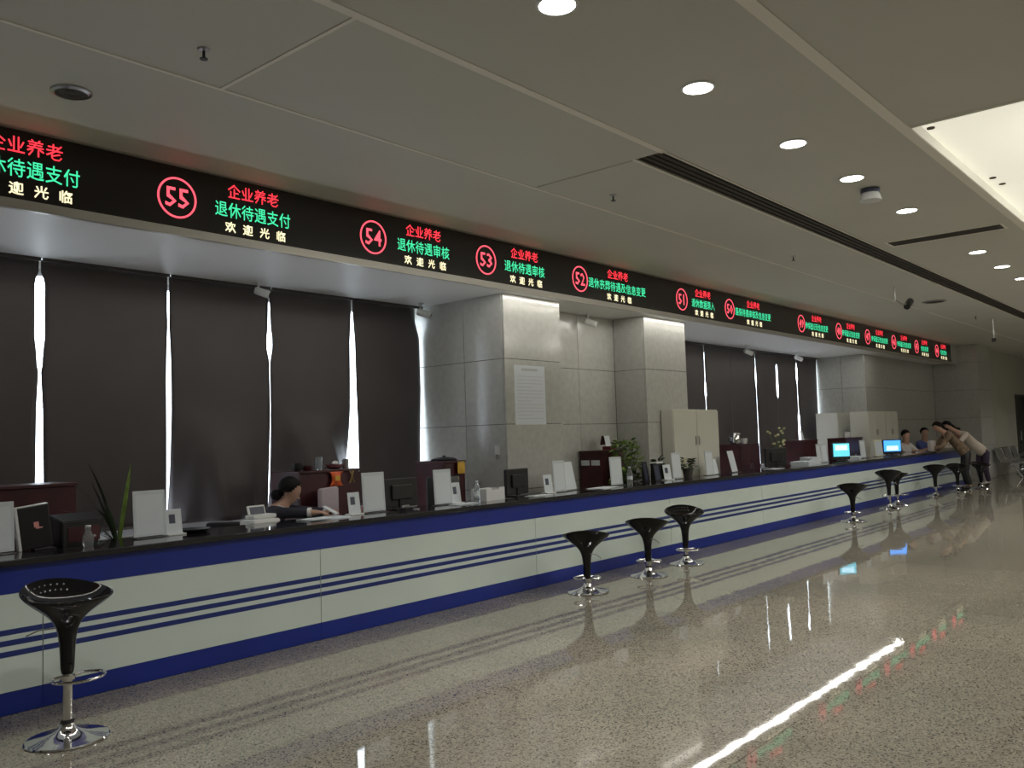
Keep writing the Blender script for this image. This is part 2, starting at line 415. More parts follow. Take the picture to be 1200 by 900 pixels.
def blind(parent_label, xl, xr, gl, gr, curl=(0, 0), group=None, xr_tab=None, y=YW):
    nx, nz = 26, 44
    b = B(); grid = []
    for j in range(nz + 1):
        z = SZ - .012 - (SZ - .85) * j / nz
        a = xl + interp(gl, z); c = xr_tab and interp(xr_tab, z) or xr - interp(gr, z)
        row = []
        low = max(0, (1.95 - z) / 1.1) ** 1.3
        for i in range(nx + 1):
            u = i / nx; x = a + (c - a) * u
            wv = .012 * math.sin(u * 7 + xl * 3) * (.3 + low)
            wv += low * curl[0] * (math.sin(u * 17 + 1.5 * z) * .035 + .02 * math.sin(u * 31 - z * 3)) * (1 - u) ** .6
            wv += low * (curl[0] * (.26 * math.sin(PI * min(1, u * 1.2)) - .15 * math.exp(-u * 7)) + curl[1] * (.24 * math.sin(PI * min(1, (1 - u) * 1.2)) - .14 * math.exp(-(1 - u) * 7)))
            wv += low * curl[1] * (math.sin(u * 15 + 2 * z) * .035 + .02 * math.sin(u * 33 + z * 3)) * u ** .6
            row.append(b.verts.new((x, y + .03 - wv, z)))
        grid.append(row)
    for j in range(nz):
        for i in range(nx): b.faces.new((grid[j][i], grid[j][i + 1], grid[j + 1][i + 1], grid[j + 1][i]))
    t = thing('window_blind', parent_label, 'blind', (0, 0, 0), 0, group)
    o = obj('cloth', b, 'blind', t, True)
    sm = o.modifiers.new('thick', 'SOLIDIFY'); sm.thickness = .003
    obj('head_rail', bx(B(), xl + .01, xr - .01, y - .03, y - .005, SZ - .03, SZ - .001), 'blind', t)
    obj('bottom_bar', tube(B(), [(xl + .04, y - .02, .84), (xr - .04, y - .02, .84)], .012), 'blind', t)
    return t
G = 'tall dark blinds of the near windows'
e = [(3.3, 0), (0, 0)]
blind('dark grey roller blind outside the photo, left of the first bright gap', -2.0, .65, flat, flat, group=G)
blind('dark grey roller blind outside the photo, beside the left edge blind', .65, 1.85, flat, flat, group=G)
blind('tall dark grey blind at the left edge of the photo, left of the brightest gap', 1.85, 3.01, flat, gaps[3.01], group=G)
blind('tall dark grey blind behind the strap leaved plant, between first and second bright gaps', 3.01, 4.19, gaps[3.01], gaps[4.19], group=G)
blind('tall dark blind whose rippled lower left catches daylight, right of the second gap', 4.19, 5.33, gaps[4.19], gaps[5.33], (1, .3), G)
blind('tall dark blind above the cabinet with cups, wrinkled and lit at its foot', 5.33, 6.46, gaps[5.33], gaps[6.46], (.8, 1), G)
blind('tall dark blind next to the stone pier, its right edge curving at the top', 6.46, 7.57, gaps[6.46], flat, (0, 0), G,
      xr_tab=[(3.26, 7.44), (3.1, 7.455), (2.85, 7.53), (2.2, 7.535), (1.6, 7.50), (.8, 7.47)])
G = 'tall dark blinds of the far windows'
S0 = [(3.26, .003), (.8, .003)]
fs = {13.0: S0, 14.0: S0,
      15.05: [(2.55, .003), (2.45, .03), (2.25, .03), (2.2, .003)],
      16.15: [(3.0, .003), (2.95, .008), (2.75, .008), (2.7, .003)],
      17.3: [(2.9, .003), (2.8, .03), (2.6, .03), (2.45, .003)],
      18.38: [(3.0, .003), (2.98, .05), (2.4, .06), (2.3, .05), (2.25, .003)],
      19.48: [(3.05, .003), (2.98, .04), (2.7, .04), (2.6, .003), (2.0, .006), (1.85, .05), (1.2, .05)]}
ks = sorted(fs); ed = [12.0] + ks + [20.7]
nm = ['beside the grey white steel cabinets', 'second from the near steel cabinet', 'third, left of a short bright slit', 'fourth, above the silver kettle', 'fifth, above the dried flowers', 'directly left of the longest bright slit', 'directly right of the longest bright slit', 'last before the far stone corner']
for i in range(len(ed) - 1):
    gl = fs.get(ed[i], S0); gr = fs.get(ed[i + 1], S0)
    xt = [(3.2, 20.69), (2.9, 20.67), (2.2, 20.65), (1.2, 20.64)] if i == len(ed) - 2 else None
    blind('dark far window blind, ' + nm[i], ed[i], ed[i + 1], gl, gr, group=G, xr_tab=xt)

# ------------------------------------------------------------------ LED sign fascia
sg = thing('led_sign', 'long black LED ticker sign running above the whole service counter', 'led sign', (0, YS, SZ))
X0s = XA
obj('housing', bx(B(), X0s, 25.78, .006, .05, 0, CZ - SZ - .03), 'alu', sg)
obj('screen', bx(B(), X0s, 25.78, 0, .006, 0, .475), 'screen_black', sg)
up = B(); bx(up, X0s, 25.8, -.02, .05, .475, CZ - SZ + .0); obj('upper_trim', up, 'alu', sg)
lo = B(); bx(lo, X0s, 25.8, -.012, .02, -.068, -.0005); bx(lo, X0s, 25.8, -.018, -.012, -.068, -.058)
obj('lower_trim', lo, 'alu', sg)
struct('trim_%d' % n, bx(B(), 25.8, XE, YS, YS + .05, SZ - .055, CZ), 'stone'); n += 1
tcache = {}
def text_mesh(s, h, wch, bold=.0, gap=None):
    """flat lettering: each glyph cell wch wide, h tall, as a mesh in the XZ plane facing -Y"""
    k = (s, h, wch, bold)
    if k in tcache: return tcache[k]
    bm = B()
    step = gap or wch
    for i, ch in enumerate(s):
        cu = bpy.data.curves.new('glyph', 'FONT'); cu.body = ch; cu.size = 1; cu.resolution_u = 1; cu.offset = bold
        cu.extrude = 0
        to = bpy.data.objects.new('glyph', cu); C.objects.link(to)
        dg = bpy.context.evaluated_depsgraph_get(); me = bpy.data.meshes.new_from_object(to.evaluated_get(dg))
        bpy.data.objects.remove(to); bpy.data.curves.remove(cu)
        xs_ = [v.co.x for v in me.vertices]; ys_ = [v.co.y for v in me.vertices]
        if not xs_: continue
        cjk = ord(ch) > 0x2000
        ax0, ax1, ay0, ay1 = min(xs_), max(xs_), min(ys_), max(ys_)
        if cjk: cxx, cyy, sx, sy = (ax0 + ax1) / 2, (ay0 + ay1) / 2, wch * .98, h * 1.0
        else: cxx, cyy, sx, sy = (ax0 + ax1) / 2, (ay0 + ay1) / 2, wch * .86 / max(ax1 - ax0, .4), h / (ay1 - ay0)
        for v in me.vertices:
            x = (v.co.x - cxx) * sx + step * (i + .5) - step * len(s) / 2
            z = (v.co.y - cyy) * sy
            v.co = (x, 0, z)
        bm.from_mesh(me); bpy.data.meshes.remove(me)
    me = bpy.data.meshes.new('lettering'); bm.to_mesh(me); bm.free()
    tcache[k] = me
    return me
def lettering(name, s, h, wch, m, parent, x, z, label=None, bold=.0, gap=None, y=-.004):
    me = text_mesh(s, h, wch, bold, gap)
    if not me.materials: me.materials.append(M[m])
    o = bpy.data.objects.new(name, me); C.objects.link(o); o.parent = parent; o.location = (x, y, z)
    if label: o['label'] = label
    return o
NUM = [('57', -.55, '退休待遇支付', .12), ('56', 1.45, '退休待遇支付', .12), ('55', 3.33, '退休待遇支付', .12), ('54', 5.29, '退休待遇审核', .12), ('53', 6.87, '退休待遇审核', .12),
       ('52', 8.59, '退休丧葬待遇及信息变更', .122), ('51', 11.09, '退休数据录入', .12), ('50', 12.6, '医保待遇审核及信息变更', .122),
       ('49', 15.46, '参保登记及信息变更', .125), ('48', 17.35, '参保登记信息变更', .13), ('47', 19.05, '参保登记信息变更', .14), ('46', 20.83, '参保登记信息变更', .135),
       ('45', 22.6, '信息变更', .16), ('44', 24.4, '信息咨询', .15)]
ctr = {'57': .15, '56': 2.245, '55': 4.005, '54': 5.945, '53': 7.525, '52': 9.43, '51': 11.73, '50': 13.46, '49': 16.2, '48': 18.03, '47': 19.83, '46': 21.6, '45': 23.28, '44': 25.02}
for s, x, g, wc in NUM:
    z0 = 3.49 - SZ
    r = B(); seg = 48
    a = [[r.verts.new((q * math.cos(2 * PI * k / seg), yy, q * math.sin(2 * PI * k / seg))) for k in range(seg)] for q, yy in ((.145, -.004), (.160, -.004), (.160, 0), (.145, 0))]
    for u in range(4):
        for k in range(seg): r.faces.new((a[u][k], a[u][(k + 1) % seg], a[(u + 1) % 4][(k + 1) % seg], a[(u + 1) % 4][k]))
    o = obj('number_ring', r, 'lred2', sg, loc=(x, 0, z0)); o['label'] = 'glowing red circle around counter number ' + s
    lettering('counter_number', s, .155, .105, 'lred2', sg, x, z0, 'glowing red counter number ' + s, .012)
    c = ctr[s]
    lettering('title_text', '企业养老', .125, .122, 'lred', sg, c + (.0 if s != '55' else 0), 3.635 - SZ, 'red LED characters of the title above counter ' + s, .006)
    lettering('service_text', g, .135, wc, 'lgreen', sg, c, 3.475 - SZ, 'green LED characters naming the service of counter ' + s, .006)
    lettering('welcome_text', '欢迎光临', .092, .098, 'lcream', sg, c + .02, 3.335 - SZ, 'cream LED welcome characters of counter ' + s, .02, gap=.16)['kind'] = 'stuff'
# tubes hidden behind the lower trim
for k in range(17):
    x = .6 + 1.22 * k
    for y in (6.345, 6.435):
        t = thing('tube_lamp', 'fluorescent tube lamp tucked behind the sign over the counter', 'light', (x, y, 0), 0, 'tube lamps hidden behind the sign')
        obj('tube', tube(B(), [(-.59, 0, 3.275), (.59, 0, 3.275)], .011, 10), 'tube', t)
        obj('holder', bx(B(), -.6, .6, -.02, .02, 3.29, 3.379), 'whitep', t)

# ------------------------------------------------------------------ service counter
XC0, XC1 = -4.0, 25.1
ct = thing('service_counter', 'long service counter with black granite top and blue striped white front', 'counter', (0, YC, 0))
obj('carcass', bx(B(), XC0, XC1, .022, .48, .005, .87), 'joint', ct)
top = B(); rbx(top, XC0, XC1 + .02, -.045, .55, .88, .92, .006); obj('worktop', top, 'wtop', ct)
obj('upper_band', bx(B(), XC0, XC1, -.004, .03, .715, .879), 'blue', ct)
jt = [XC0, -.6, 2.19, 4.28, 7.01, 9.74, 12.47, 15.2, 17.93, 20.66, 23.39, XC1]
for a, b in zip(jt, jt[1:]):
    obj('front_panel', bx(B(), a + .003, b - .003, 0, .02, .135, .714), 'white_lam', ct)
    obj('kick_board', bx(B(), a + .001, b - .001, .004, .02, .0, .134), 'blue', ct)
for z in (.487, .423, .358):
    for a, b in zip(jt, jt[1:]): obj('stripe', bx(B(), a + .003, b - .003, -.0015, .0, z - .0165, z + .0165), 'stripe', ct)
for a, b_, dp, lb in ((XC0, 7.5, .34, 'pale low work desk behind the near part of the counter'), (8.7, 10.6, .34, 'pale low work desk in the stone niche under the leafy plant'), (12.5, 19.3, .22, 'pale low work desk behind the far part of the counter')):
    dk = thing('staff_desk', lb, 'desk', (a, 6.31, 0), 0, 'low work desks behind the counter')
    obj('desk_top', bx(B(), 0, b_ - a, .0, dp, .71, .74), 'cab', dk)
    k = max(2, int((b_ - a) / 2.5))
    for q in range(k + 1): obj('support', bx(B(), (b_ - a - .03) * q / k, (b_ - a - .03) * q / k + .03, .0, dp, 0, .71), 'cab', dk)

# ------------------------------------------------------------------ stools
def stool(h, label):
    t = thing('bar_stool', label, 'stool')
    L = .47; zb = h - L; seg = 40
    prof = [(.035, 0), (.037, .10), (.041, .18), (.049, .245), (.068, .30), (.105, .345), (.155, .385), (.2, .425), (.224, .45), (.230, .462),
            (.226, .468), (.216, .462), (.19, .435), (.15, .41), (.1, .396), (.05, .39), (0, .388)]
    b = B(); rings = []
    def deform(r, z, th):
        k = (r / .23) ** 2 if z > .28 else 0
        zz = z + k * (.042 * math.cos(th) + .012 * math.cos(2 * th))
        return Vector((r * math.cos(th) * (.95 if z > .3 else 1), r * math.sin(th) * (1.04 if z > .3 else 1), zb + zz))
    for r, z in prof:
        if r == 0: rings.append([b.verts.new(deform(0, z, 0))])
        else: rings.append([b.verts.new(deform(r, z, 2 * PI * k / seg)) for k in range(seg)])
    for a, c in zip(rings, rings[1:]):
        for k in range(seg):
            j = (k + 1) % seg
            if len(c) == 1: b.faces.new((a[k], a[j], c[0]))
            else: b.faces.new((a[k], a[j], c[j], c[k]))
    b.faces.new(rings[0][::-1])
    seat = obj('seat', b, 'black_gloss', t, True)
    ss = seat.modifiers.new('s', 'SUBSURF'); ss.levels = 1; ss.render_levels = 1
    rv = B()
    for row, (rr, zz) in enumerate(((.172, .424), (.197, .444))):
        for k in range(-3, 4):
            th = k * .17 + row * .08; p = deform(rr, zz, th)
            nrm = Vector((-math.cos(th), -math.sin(th), 1.6)).normalized()
            mt = Matrix.Translation(p + nrm * .0035) @ nrm.to_track_quat('Z', 'Y').to_matrix().to_4x4()
            lathe(rv, [(0, -.003), (.005, -.003), (.004, .0015), (0, .002)], 8, mtx=mt)
    obj('hole_glints', rv, 'steel', t, True)  # bright discs stand for reflections glinting in the seat's holes
    obj('gas_lift', lathe(B(), [(.026, .06), (.026, zb + .02)], 20), 'chrome', t, True)
    if zb > .12: obj('collar', lathe(B(), [(.026, .088), (.034, .088), (.034, .106), (.026, .106)], 20), 'rubber', t, True)
    bs = [(0, 0), (.205, 0), (.212, .004), (.205, .012), (.16, .02), (.11, .03), (.07, .045), (.045, .062), (.034, .088), (.026, .09), (0, .09)]
    obj('base', lathe(B(), bs, 40), 'chrome', t, True)
    # D-shaped foot rest clamped at the foot of the shell
    pts = []
    for k in range(28):
        th = -2.45 + 4.9 * k / 27
        pts.append((-.10 - .115 * math.cos(th) * 1.0, .135 * math.sin(th), zb + .012))
    pts = [(-.03, -.02, zb + .012)] + pts + [(-.03, .02, zb + .012)]
    obj('foot_rest', tube(B(), pts, .0085, 8), 'chrome', t, True)
    obj('clamp', lathe(B(), [(.028, zb - .012), (.04, zb - .012), (.04, zb + .012), (.03, zb + .012)], 20), 'chrome', t, True)
    obj('lever', tube(B(), [(.03, .03, zb + .27), (.10, .10, zb + .262), (.15, .14, zb + .235)], .004, 6), 'steel', t, True)
    return t
SG = 'black bar stools in front of the counter'
def place(h, x, y, rz, label):
    t = stool(h, label); t.location = (x, y, 0); t.rotation_euler = (0, 0, rz); t['group'] = SG
place(.80, 2.03, 5.0, 1.75, 'glossy black bar stool nearest the camera, raised highest, at the lower left')
place(.585, 7.07, 5.15, -2.5, 'low black bar stool with its back turned, second from the camera')
place(.605, 8.23, 5.16, -2.65, 'black bar stool between two others, third from the camera')
place(.635, 9.2, 5.24, .75, 'black bar stool showing its shiny scooped seat, fourth from the camera')
place(.60, 14.6, 5.15, -2.8, 'black bar stool standing alone in the middle distance')
place(.70, 17.1, 5.34, -2.8, 'black bar stool, left one of the close pair far along the counter')
place(.66, 17.9, 5.44, 2.5, 'black bar stool, right one of the close pair far along the counter')
place(.66, 20.3, 5.36, -2.8, 'black bar stool just left of the two leaning women')
place(.6, 21.9, 5.30, .5, 'black bar stool under the woman in the brown top')
place(.6, 23.0, 5.05, 1.0, 'black bar stool beside the woman in dark purple trousers')

# ------------------------------------------------------------------ maroon cabinets and steel cabinets
def cabinet(x0, x1, y0, y1, h, label, slots=0):
    t = thing('maroon_cabinet', label, 'cabinet', (x0, y0, 0), 0, 'low maroon cabinets behind the counter')
    w_, d_ = x1 - x0, y1 - y0
    b = B(); rbx(b, 0, w_, .02, d_, 0, h - .025, .003); obj('body', b, 'maroon', t)
    b = B(); rbx(b, -.012, w_ + .012, -.006, d_ + .004, h - .025, h, .004); obj('top_board', b, 'maroon', t)
    for k in range(2):
        a = w_ * k / 2
        dd = obj('door', bx(B(), a + .004, a + w_ / 2 - .004, .002, .019, .06, h - .03), 'maroon', t)
        hx = a + (w_ / 2 - .04 if k == 0 else .04)
        obj('handle', tube(B(), [(hx, -.012, h - .45), (hx, -.012, h - .35)], .005, 6), 'steel', dd)
    if slots:
        for k in range(2):
            o = obj('label_plate', bx(B(), -.004, -.0005, .03 + .17 * k, .17 + .17 * k, h - .2, h - .13), 'paper', t)
            o['label'] = 'white label plate'
    return t
cabinet(1.75, 2.89, 6.95, 7.4, 1.32, 'maroon cabinet at the left edge of the photo behind the black device')
cabinet(4.95, 5.69, 6.95, 7.42, 1.30, 'maroon cabinet with cups on top behind the seated clerk')
cabinet(6.90, 7.23, 6.95, 7.42, 1.32, 'maroon cabinet beside the stone pier with a black lid on top')
cabinet(9.65, 10.2, 6.72, 7.08, 1.35, 'dark maroon cabinet with two white label plates in the stone niche', 1)
cabinet(14.3, 15.07, 6.95, 7.42, 1.32, 'maroon cabinet with the silver kettle on top')
cabinet(17.15, 17.86, 6.95, 7.42, 1.33, 'maroon cabinet with a white tent card, behind the papers')
cabinet(18.4, 19.4, 6.55, 6.95, 1.34, 'maroon cabinet farthest along, left of the far steel cabinet')
def steelcab(x0, x1, y0, y1, h, label, side=False):
    t = thing('steel_cabinet', label, 'cabinet', (x0, y0, 0), 0, 'tall grey white steel cabinets')
    w_, d_ = x1 - x0, y1 - y0
    b = B(); rbx(b, 0, w_, .012, d_, 0, h, .004); obj('body', b, 'cab', t)
    for k in range(2):
        a = w_ * k / 2
        dd = obj('door', bx(B(), a + .01, a + w_ / 2 - .002, -.002, .011, .06, h - .02), 'cab', t)
        hx = a + (w_ / 2 - .05 if k == 0 else .05)
        obj('handle', bx(B(), hx - .012, hx + .012, -.014, -.0025, h * .72, h * .72 + .13), 'steel', dd)
    return t
steelcab(11.0, 12.38, 6.38, 6.575, 1.90, 'tall grey white steel cabinet standing against the second stone pier')
steelcab(19.75, 20.62, 7.2, 7.7, 1.9, 'grey steel cabinet in the shade of the far stone corner')
steelcab(19.55, 20.66, 6.45, 6.85, 1.9, 'light steel cabinet lit at the far stone corner')
steelcab(20.72, 21.6, 6.45, 6.83, 1.9, 'light steel cabinet against the far stone wall, left of the clerk in white')

# ------------------------------------------------------------------ counter-top things
ZT = .92
def info_panel(x0, x1, y, top_, label, m='acrylic', rz=0, lean=.06):
    w_ = x1 - x0; h = top_ - ZT
    t = thing('sign_holder', label, 'sign holder', ((x0 + x1) / 2, y, ZT), rz, 'white sign holders along the counter')
    R = Matrix.Rotation(-lean, 4, 'X')
    b = B(); rbx(b, -w_ / 2, w_ / 2, -.004, .004, .012, h, .002, R); obj('board', b, m, t)
    b = B(); rbx(b, -w_ / 2, w_ / 2, -.05, .05, 0, .008, .002); obj('base', b, 'pet', t)
    b = B(); bx(b, -w_ / 2 + .02, w_ / 2 - .02, -.0052, -.0043, .03, h - .03, R); obj('paper', b, 'paper', t)
    return t
def card(x0, x1, y, top_, label, rz=0):
    w_ = x1 - x0; h = top_ - ZT
    t = thing('card_stand', label, 'card stand', ((x0 + x1) / 2, y, ZT), rz, 'small card stands with a dark portrait')
    R = Matrix.Rotation(-.14, 4, 'X')
    b = B(); rbx(b, -w_ / 2, w_ / 2, -.003, .003, .012, h, .0015, R); obj('card', b, 'paper', t)
    o = obj('portrait', bx(B(), -w_ * .3, w_ * .08, -.0045, -.0032, h * .45, h * .8, R), 'photo', t); o['label'] = 'dark portrait picture'
    b = B(); rbx(b, -w_ / 2 - .01, w_ / 2 + .01, -.04, .05, 0, .012, .003); obj('base', b, 'whitep', t)
    return t
Yp = 6.1
info_panel(1.88, 2.15, Yp, 1.25, 'pale blue white sign holder cut by the left edge of the photo')
info_panel(2.93, 3.17, Yp, 1.26, 'white sign holder in front of the strap leaved plant')
card(3.175, 3.30, Yp, 1.11, 'small white card stand with portrait just right of the sign holder by the plant')
card(4.86, 4.99, Yp, 1.12, 'small white card stand with portrait beside the seated clerk')
info_panel(5.02, 5.28, Yp, 1.285, 'white sign holder right of the seated clerk and card stand')
info_panel(5.91, 6.15, Yp, 1.27, 'white sign holder in front of the maroon cabinet by the stone pier')
card(6.15, 6.28, Yp, 1.13, 'small white card stand with portrait next to the plastic water bottle')
card(7.63, 7.78, Yp, 1.13, 'small white card stand with portrait in front of the first stone pier')
info_panel(7.80, 8.02, Yp, 1.28, 'pale grey sign holder standing upright in front of the first stone pier')
info_panel(8.06, 8.3, 6.14, 1.26, 'white sheet holder leaning back, right of the upright one at the pier', 'paper', .1, .2)
info_panel(8.95, 9.21, Yp, 1.28, 'white sign holder in front of the leafy green plant')
card(10.23, 10.42, Yp, 1.13, 'small white card stand with portrait in front of the potted plants')
info_panel(10.45, 10.69, Yp, 1.285, 'pale sign holder in front of the small potted plants')
info_panel(11.4, 11.64, Yp, 1.28, 'cream white sign holder in front of the steel cabinet')
info_panel(11.66, 11.84, 6.12, 1.15, 'low white leaning holder right of the cream sign holder', 'paper', .1, .2)
info_panel(12.2, 12.52, 6.12, 1.26, 'white tilted holder in front of the cabinet with the kettle', 'paper', .2, .22)
info_panel(15.62, 15.8, Yp, 1.27, 'pale sign holder, left one of two side by side past the dark monitor')
info_panel(15.86, 16.1, Yp, 1.27, 'pale sign holder, right one of two side by side past the dark monitor')
info_panel(17.92, 18.22, Yp, 1.29, 'pale sign holder right of the bright cyan screen')
info_panel(18.8, 19.3, Yp, 1.28, 'cream yellow board left of the bright blue screen', 'creampanel')

def monitor(x, y, z, w_, h, rz, label, scr=None, tilt=0.0, glow=False):
    """screen faces +Y (towards the clerk); glow=True: faces -Y"""
    t = thing('monitor', label, 'monitor', (x, y, z), rz, 'computer monitors at the counter')
    R = Matrix.Rotation(tilt, 4, 'X')
    b = B(); rbx(b, -w_ / 2, w_ / 2, -.02, .02, .02, h, .008, R); obj('case', b, 'black', t)
    b = B(); rbx(b, -w_ * .3, w_ * .3, -.045, -.019, h * .32, h * .8, .01, R); obj('back_bulge', b, 'black', t)
    if scr:
        s = obj('screen', bx(B(), -w_ / 2 + .02, w_ / 2 - .02, -.0468 if glow else .0202, -.0458 if glow else .0212, .08, h - .02, R), scr, t)
    b = B(); rbx(b, -.03, .03, -.035, -.01, .005, .14, .004); obj('neck', b, 'black', t)
    b = B(); rbx(b, -.11, .11, -.08, .08, 0, .012, .004); obj('foot', b, 'black', t)
    return t
monitor(5.52, 6.17, ZT, .42, .29, 0, 'black monitor seen from behind, right of the clerk and the sign holder')
monitor(7.22, 6.17, ZT, .42, .30, .1, 'black monitor seen from behind in front of the first stone pier')
monitor(13.95, 6.16, ZT, .62, .33, -.15, 'dark monitor seen from behind right of the kettle cabinet')
m1 = monitor(16.9, 6.14, ZT, .36, .35, -.8, 'monitor with a bright cyan landscape screen', 'scr_cyan', 0, True)
m2 = monitor(20.0, 6.14, ZT, .42, .34, -.8, 'monitor with a bright blue screen near the far end', 'scr_blue', 0, True)
o = obj('screen_picture', bx(B(), -.13, .13, -.049, -.0475, .1, .2), 'scr_light', m2)
o = obj('screen_picture', bx(B(), -.12, .12, -.049, -.0475, .2, .3), 'scr_light', m1)
# slim dark terminal with a pale edge (left)
t = thing('service_terminal', 'slim dark tilted terminal with pale side edge and red emblem, at the left', 'terminal', (2.29, 6.13, ZT), -.12)
R = Matrix.Rotation(-.12, 4, 'Y')
b = B(); rbx(b, -.085, .10, -.03, .03, .012, .29, .006, R); obj('case', b, 'black', t)
b = B(); rbx(b, -.105, -.0855, -.032, .032, .012, .295, .004, R); o = obj('side_edge', b, 'whitep', t); o['label'] = 'pale side edge'
b = B(); rbx(b, -.02, .11, -.05, .05, 0, .012, .003); obj('foot', b, 'black', t)
b = B(); rbx(b, -.105, .10, -.032, .032, .2905, .297, .002, R); obj('top_edge', b, 'whitep', t)
b = B(); bx(b, 0, .03, -.0325, -.0305, .15, .185, R); bx(b, .01, .05, -.0325, -.0305, .14, .149, R); o = obj('emblem', b, 'pink', t); o['label'] = 'small red emblem'
# dark box with sloping top
t = thing('desk_device', 'dark box shaped device with sloping top behind the glass bottle', 'device', (2.57, 6.17, ZT), .1)
b = B(); vs = [b.verts.new(p) for p in ((-.14, -.08, 0), (.10, -.08, 0), (.10, .08, 0), (-.14, .08, 0), (-.15, -.09, .17), (.15, -.09, .17), (.16, .1, .215), (-.15, .1, .215))]
for f in ((0, 3, 2, 1), (4, 5, 6, 7), (0, 1, 5, 4), (1, 2, 6, 5), (2, 3, 7, 6), (3, 0, 4, 7)): b.faces.new([vs[i] for i in f])
bmesh.ops.bevel(b, geom=list(b.edges), offset=.006, segments=2, affect='EDGES'); obj('case', b, 'black', t)
b = B(); rbx(b, -.11, .11, -.0915, -.0885, .03, .13, .001); obj('front_plate', b, 'maroon', t)
obj('button', lathe(B(), [(0, 0), (.008, 0), (.008, .006), (0, .006)], 12, mtx=Matrix.Translation((.07, -.0915, .06)) @ Matrix.Rotation(PI / 2, 4, 'X')), 'steel', t)
def bottle(x, y, h, r, label, m='pet', glass=False):
    t = thing('bottle', label, 'bottle', (x, y, ZT))
    pr = [(0, 0), (r * .9, 0), (r, .01), (r, h * .18), (r * .93, h * .2), (r, h * .22), (r, h * .5), (r * .93, h * .53), (r, h * .56), (r * .95, h * .66), (r * .5, h * .86), (r * .42, h * .9), (r * .42, h * .95), (0, h * .95)]
    if glass: pr = [(0, 0), (r * .8, 0), (r, .012), (r, h * .45), (r * .55, h * .72), (r * .5, h * .9), (r * .58, h * .93), (0, h * .95)]
    obj('body', lathe(B(), pr, 20), m, t, True)
    obj('cap', lathe(B(), [(0, h * .93), (r * .5, h * .93), (r * .5, h), (0, h)], 16), 'whitep', t, True)
    if not glass: obj('wrap_label', lathe(B(), [(r * 1.015, h * .3), (r * 1.015, h * .48)], 20, cap=False), 'paper', t, True)
    return t
bottle(2.57, 6.0, .14, .035, 'small clear glass jar with narrow neck in front of the dark box', glass=True)
bottle(6.38, 5.98, .22, .033, 'clear plastic water bottle near the counter edge, right of the card stand')
bottle(9.25, 6.02, .23, .036, 'clear plastic water bottle in front of the leafy green plant')
# flat bowl / dark ring beside card 1
tag(obj('dark_tray', lathe(B(), [(0, 0), (.08, 0), (.115, .02), (.12, .028), (.115, .026), (.08, .008), (0, .008)], 28, mtx=Matrix.Scale(1.0, 4)), 'black', None, True, (3.42, 6.15, ZT)), 'shallow dark oval tray lying right of the small card stand', 'tray')
# papers
def papers(x, y, w_, d_, k, rz, label, m='paper', z=ZT, h=.003):
    t = thing('paper_stack', label, 'papers', (x, y, z), rz, 'loose papers on the counter')
    for i in range(k):
        b = B(); bx(b, -w_ / 2, w_ / 2, -d_ / 2, d_ / 2, i * h, (i + 1) * h - .0004, Matrix.Rotation(random.uniform(-.12, .12), 4, 'Z')); obj('sheet', b, m, t)
    return t
papers(4.55, 6.05, .42, .2, 4, .05, 'white papers lying in front of the seated clerk')
papers(6.16, 5.95, .3, .12, 3, -.05, 'white papers in front of the sign holder by the maroon cabinet')
papers(8.62, 6.0, .42, .22, 3, .1, 'white papers in front of the maroon cabinet with label plates')
papers(7.35, 5.97, .30, .14, 2, .05, 'white sheet in front of the black monitor at the pier')
papers(13.5, 6.0, .4, .2, 2, .1, 'white papers left of the dark monitor')
papers(14.82, 6.05, .46, .3, 12, .1, 'pile of white papers right of the dark monitor', h=.006)
papers(15.33, 6.12, .3, .22, 16, -.2, 'higher pile of white papers left of the pale sign holders', h=.008)
papers(17.5, 6.1, .4, .25, 8, .2, 'pile of papers between the cyan screen and the pale sign holder', h=.008)
papers(22.2, 6.1, .35, .25, 4, .2, 'white papers in front of the clerk in white', h=.004)
# white file tray
t = thing('file_tray', 'white letter tray with a notched front between the bottle and the black monitor', 'tray', (6.70, 6.12, ZT), .05)
b = B(); bx(b, -.15, .15, -.1, .1, 0, .006); obj('floor_plate', b, 'whitep', t)
b = B(); bx(b, -.15, -.06, -.104, -.1, 0, .13); bx(b, .06, .15, -.104, -.1, 0, .13); bx(b, -.06, .06, -.104, -.1, 0, .105); obj('front_wall', b, 'whitep', t)
for x in (-.15, .146): obj('side_wall', bx(B(), x, x + .004, -.1, .1, .006, .12), 'whitep', t)
obj('back_wall', bx(B(), -.15, .15, .1, .104, 0, .12), 'whitep', t)
# gadgets in front of the monitor
t = thing('desk_phone', 'small black gadget with cable in front of the black monitor', 'telephone', (5.42, 5.98, ZT), .3)
b = B(); rbx(b, -.06, .06, -.04, .04, 0, .03, .006); obj('case', b, 'black', t)
b = B(); rbx(b, -.055, .055, -.012, .012, .03, .05, .006); obj('handset', b, 'steel', t)
tag(obj('cable', tube(B(), [(5.5, 5.97, ZT + .004), (5.55, 5.94, ZT + .006), (5.6, 5.99, ZT + .004), (5.58, 6.06, ZT + .004)], .003, 6), 'steel', None, True), 'thin cable lying right of the small black gadget', 'cable')
